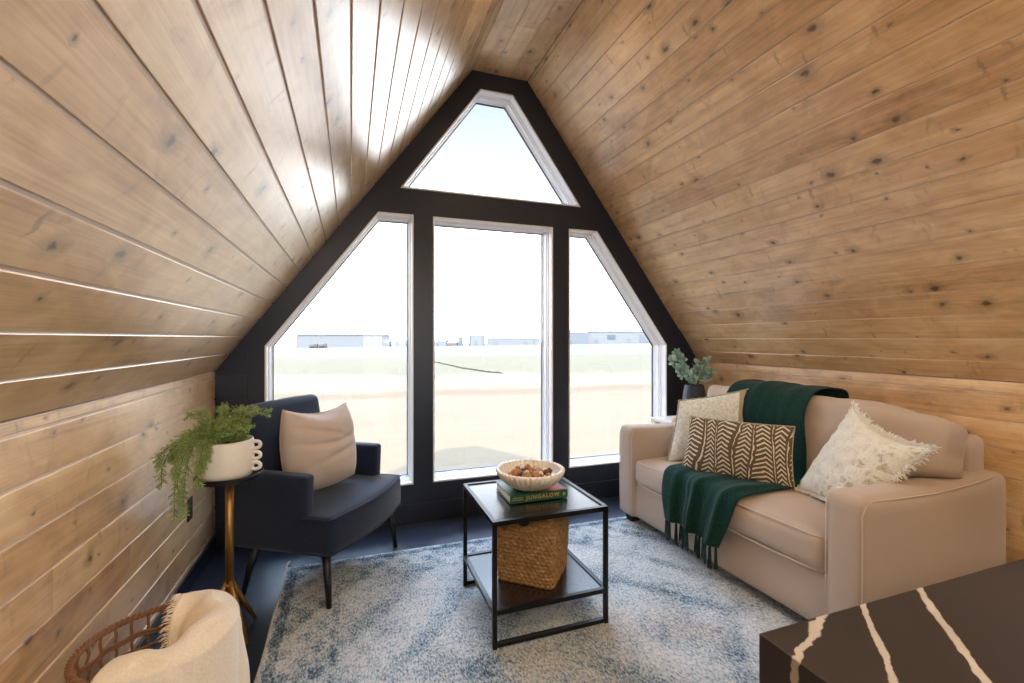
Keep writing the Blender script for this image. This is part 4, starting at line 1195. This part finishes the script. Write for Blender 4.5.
# ------------------------------------------------------------------ outdoors
FS, FC = math.sin(YAW), math.cos(YAW)
def gz(x, y): return -.60+.010*x-.0119*y
def fr(f, u):                                            # a point on the field, f metres ahead along view axis u (pixel column)
    r = (u-512)/455*f
    x, y = f*FS+r*FC, f*FC-r*FS
    return Vector((x, y, gz(x, y)))
def mat_ground():
    m, nt, b = newmat('field_ground'); g = G(nt)
    tc = g.n('TexCoord').outputs['Object']; s = g.sep(tc)
    f = g.math('ADD', g.math('MULTIPLY', s[0], FS), g.math('MULTIPLY', s[1], FC))
    w = g.noise(tc, .10, 4, .6); w2 = g.noise(tc, .9, 4, .65); w3 = g.noise(g.map(tc, (.35, 1.3, 1), rot=(0, 0, -YAW)), .35, 3, .6)
    fw = g.math('MULTIPLY', f, g.math('MULTIPLY_ADD', w, .5, .75))
    K = lambda r, gg, bb: (r*.00046, gg*.00039, bb*.00030, 1)
    sand = g.mix(w3, K(124, 98, 72), K(150, 124, 96))
    sand = g.mix(g.math('MULTIPLY', g.smooth(w2, .45, .75), .22), sand, K(100, 78, 56))
    track = g.math('MULTIPLY', g.smooth(fw, 15.5, 17.), g.math('SUBTRACT', 1, g.smooth(fw, 17.5, 19)))
    c_ = g.mix(g.math('MULTIPLY', track, .45), sand, K(88, 60, 38))
    verge = g.smooth(fw, 17.5, 20.); c_ = g.mix(verge, c_, g.mix(w2, K(138, 118, 86), K(158, 140, 108)))
    gr = g.smooth(fw, 25., 30.); grass = g.mix(w2, K(84, 78, 54), K(116, 108, 80)); c_ = g.mix(gr, c_, grass)
    rd = g.smooth(fw, 62., 68.); c_ = g.mix(rd, c_, K(120, 119, 116))
    far = g.smooth(fw, 100., 120.); c_ = g.mix(far, c_, g.mix(w2, K(96, 98, 98), K(120, 122, 122)))
    g.l(c_, b.inputs['Base Color']); b.inputs['Roughness'].default_value = .95; b.inputs['Specular IOR Level'].default_value = .1
    g.l(g.bump(w2, .3, .05), b.inputs['Normal'])
    return m
bm = bmesh.new(); q = [bm.verts.new((x, y, gz(x, y))) for x, y in ((-600, -40), (900, -40), (900, 900), (-600, 900))]; bm.faces.new(q)
gd = obj('ground', bm, mat_ground()); struct(gd)

def wmat(n, c): return simple(n, c, .7, nscale=.5, namt=.05)
Wt = wmat('white_cladding', (.064, .066, .069, 1)); Bl = wmat('blue_roofing', (.030, .043, .056, 1)); Gy = wmat('grey_cladding', (.045, .050, .058, 1)); Dk = wmat('dark_opening', (.020, .028, .040, 1))
Rd = wmat('rust_cladding', (.052, .034, .028, 1)); Tn = wmat('tan_paint', (.038, .033, .024, 1))
def shed(name, label, f, u0, u1, hpx, depth, wall, roof, gable=.25, opens=(), group=None):
    """a long building at f metres whose front runs from column u0 to u1; opens: (a0, a1, z0, z1, material) as shares"""
    A, B = fr(f, u0), fr(f, u1); w = (B-A).length; h = hpx*f/455
    rz = math.atan2(B.y-A.y, B.x-A.x)
    t = thing(name, label, 'building', A, rz, group)
    dz = B.z-A.z
    bm = bmesh.new(); box(bm, 0, w, 0, depth, -1.5, h*(1-gable)); obj('walls', bm, wall, t)
    bm = bmesh.new(); o = .01*w; z0, z1 = h*(1-gable), h
    vs = [bm.verts.new(p) for p in ((-o, -o, z0), (w+o, -o, z0), (w+o, depth+o, z0), (-o, depth+o, z0), (-o, depth/2, z1), (w+o, depth/2, z1))]
    for f_ in ((0, 1, 5, 4), (2, 3, 4, 5), (0, 4, 3), (1, 2, 5), (0, 3, 2, 1)): bm.faces.new([vs[i] for i in f_])
    obj('roof', bm, roof, t)
    for (a0, a1, b0, b1, mt, nm) in opens:
        bm = bmesh.new(); box(bm, a0*w, a1*w, -.12, -.01, b0*h, b1*h); obj(nm, bm, mt, t)
    return t
shed('warehouse', 'long white warehouse with blue roof line beyond the field', 300, 588, 652, 14.5, 22, Wt, Wt, .16,
     [(.30, .43, .30, .62, Dk, 'door'), (.80, .98, .08, .66, Gy, 'roller_door'), (.10, .16, .05, .3, Gy, 'door'), (.60, .66, .12, .40, Gy, 'door')])
shed('warehouse_wing', 'pale blue grey end wing of the warehouse, behind the window post', 296, 563, 588, 14.5, 20, Gy, Bl, .20, [(.25, .32, .02, .25, Dk, 'door')])
shed('low_building', 'low white building with rust roof at the edge of the field', 290, 425, 446, 7.0, 12, Wt, Rd, .3, [(.5, .62, .1, .5, Dk, 'door')])
shed('low_shed', 'small rust red shed between the low building and the silo', 288, 447, 457, 4.2, 8, Rd, Rd, .3, [(.2, .5, .1, .5, Tn, 'door')])
shed('grey_tower_shed', 'narrow blue grey tall shed by the field edge', 286, 458, 461.5, 9.5, 8, Gy, Bl, .1, [(.3, .7, .02, .3, Dk, 'door')])
shed('tall_white_shed', 'tall white shed framed in blue grey, middle of the far buildings', 284, 469, 484, 11.5, 10, Wt, Gy, .12, [(-.005, .10, 0, .88, Dk, 'corner_panel'), (.90, 1.005, 0, .88, Gy, 'corner_panel'), (.40, .52, .05, .4, Gy, 'door')])
shed('pale_long_building', 'long pale building far beyond the field, faint in the haze', 310, 487, 540, 8.0, 16, Wt, Wt, .15, [(.15, .2, .05, .4, Gy, 'door'), (.7, .76, .05, .4, Gy, 'door')])
shed('far_white_hall', 'very long pale hall seen past the armchair beyond the field', 320, 296, 382, 13.5, 20, Wt, Gy, .06, [(.2, .23, .02, .3, Gy, 'door')])
shed('grey_box_shed', 'small grey shed seen beside the window post beyond the field', 285, 384, 389, 6.0, 6, Gy, Wt, .2, [(.3, .6, .02, .5, Dk, 'door')])
shed('small_white_shed', 'small white shed with a blue corner panel beyond the field', 287, 391, 405, 7.0, 8, Wt, Wt, .2, [(.38, .55, .05, .75, Bl, 'corner_panel')])
def truck(f, u0, u1, lab):
    A, B = fr(f, u0), fr(f, u1); w = (B-A).length; t = thing('truck', lab, 'vehicle', A, math.atan2(B.y-A.y, B.x-A.x), 'parked trucks far away')
    obj('cargo_bed', bbox(w*.02, w*.66, 0, 2.4, .9, 2.1, .05), Tn, t); obj('cab', bbox(w*.68, w*.98, 0, 2.4, .7, 2.7, .3), Tn, t)
    for a in (.15, .35, .82):
        for yy in (-.05, 2.15):
            bm = bmesh.new(); tube(bm, [(w*a, yy, .5), (w*a, yy+.3, .5)], .5, 16); obj('wheel', bm, M['dark_leg'], t)
truck(255, 309, 317, 'tan truck parked far beyond the field, first of the two past the armchair')
truck(256, 318.5, 325.5, 'tan truck parked far beyond the field, second of the two past the armchair')
bm = bmesh.new()
pl = thing('utility_pole', 'thin pale utility pole standing beyond the field', 'pole', fr(250, 534))
tube(bm, [(0, 0, -.5), (0, 0, 6.6)], [.16, .11], 10); obj('pole', bm, Tn, pl, True)
bm = bmesh.new(); box(bm, -1.1, 1.1, -.08, .08, 5.7, 5.95); obj('crossarm', bm, Tn, pl)
hose = [fr(f, u) for f, u in ((47.0, 433), (41.5, 442), (37.5, 452), (34., 461), (32.0, 471), (30.2, 480), (28.6, 490), (27.6, 502))]
bm = bmesh.new(); tube(bm, [Vector(catmull([list(p) for p in hose], k/40))+Vector((0, 0, .05+.02*math.sin(k*1.7))) for k in range(41)], .045, 8)
tag(obj('drain_hose', bm, simple('black_hose', col(58, 54, 46), .95, 0, 0, nscale=5, namt=.2), None, True, at=hose[0]), 'long dark hose lying across the dry grass outside', 'hose')

# ------------------------------------------------------------------ sky, sun and camera
w = bpy.data.worlds.new('World'); scn.world = w; w.use_nodes = True
nt = w.node_tree; nt.nodes.clear(); g = G(nt)
out = g.n('OutputWorld'); bg = g.n('Background'); tc = g.n('TexCoord').outputs['Generated']; s = g.sep(tc)
cl = g.noise(g.map(tc, (2.5, 2.5, 9)), 1.6, 4, .6)
sky = g.ramp(s[2], [(0, col(252, 253, 255)), (.16, col(246, 250, 255)), (.40, col(233, 242, 254)), (.50, col(200, 223, 255)), (1, col(166, 204, 250))])
sky = g.mix(g.math('MULTIPLY', g.smooth(cl, .45, .7), .4), sky, (1, 1, 1, 1))
low = g.math('MULTIPLY', g.math('SUBTRACT', 1, g.smooth(s[2], .14, .38)), 3.0)
st = g.math('ADD', g.math('MULTIPLY_ADD', g.smooth(s[2], .47, .72), 15, .58), low)
g.l(sky, bg.inputs[0]); g.l(st, bg.inputs[1]); g.l(bg.outputs[0], out.inputs[0])

sd = bpy.data.lights.new('sun', 'SUN'); sd.energy = 10; sd.angle = R(.6); sd.color = (1, .95, .87)
so = bpy.data.objects.new('sun', sd); C.objects.link(so)
so.rotation_euler = Vector((.78, 4.4, -4.1)).to_track_quat('-Z', 'Y').to_euler()

cd = bpy.data.cameras.new('camera'); cam = bpy.data.objects.new('camera', cd); C.objects.link(cam)
cd.sensor_width = 36; cd.lens = 455/1024*36; cd.shift_y = -(341.5-338.5)/1024; cd.clip_start = .02; cd.clip_end = 3000
cam.location = (0, 0, EYE); cam.rotation_euler = (PI/2, 0, -YAW)
scn.camera = cam
vs = scn.view_settings
vs.view_transform = 'Standard'; vs.look = 'None'; vs.exposure = 1.12; vs.gamma = 1; vs.use_curve_mapping = False
scn.cycles.max_bounces = 10; scn.cycles.diffuse_bounces = 6; scn.cycles.transparent_max_bounces = 12
scn.cycles.sample_clamp_indirect = 8
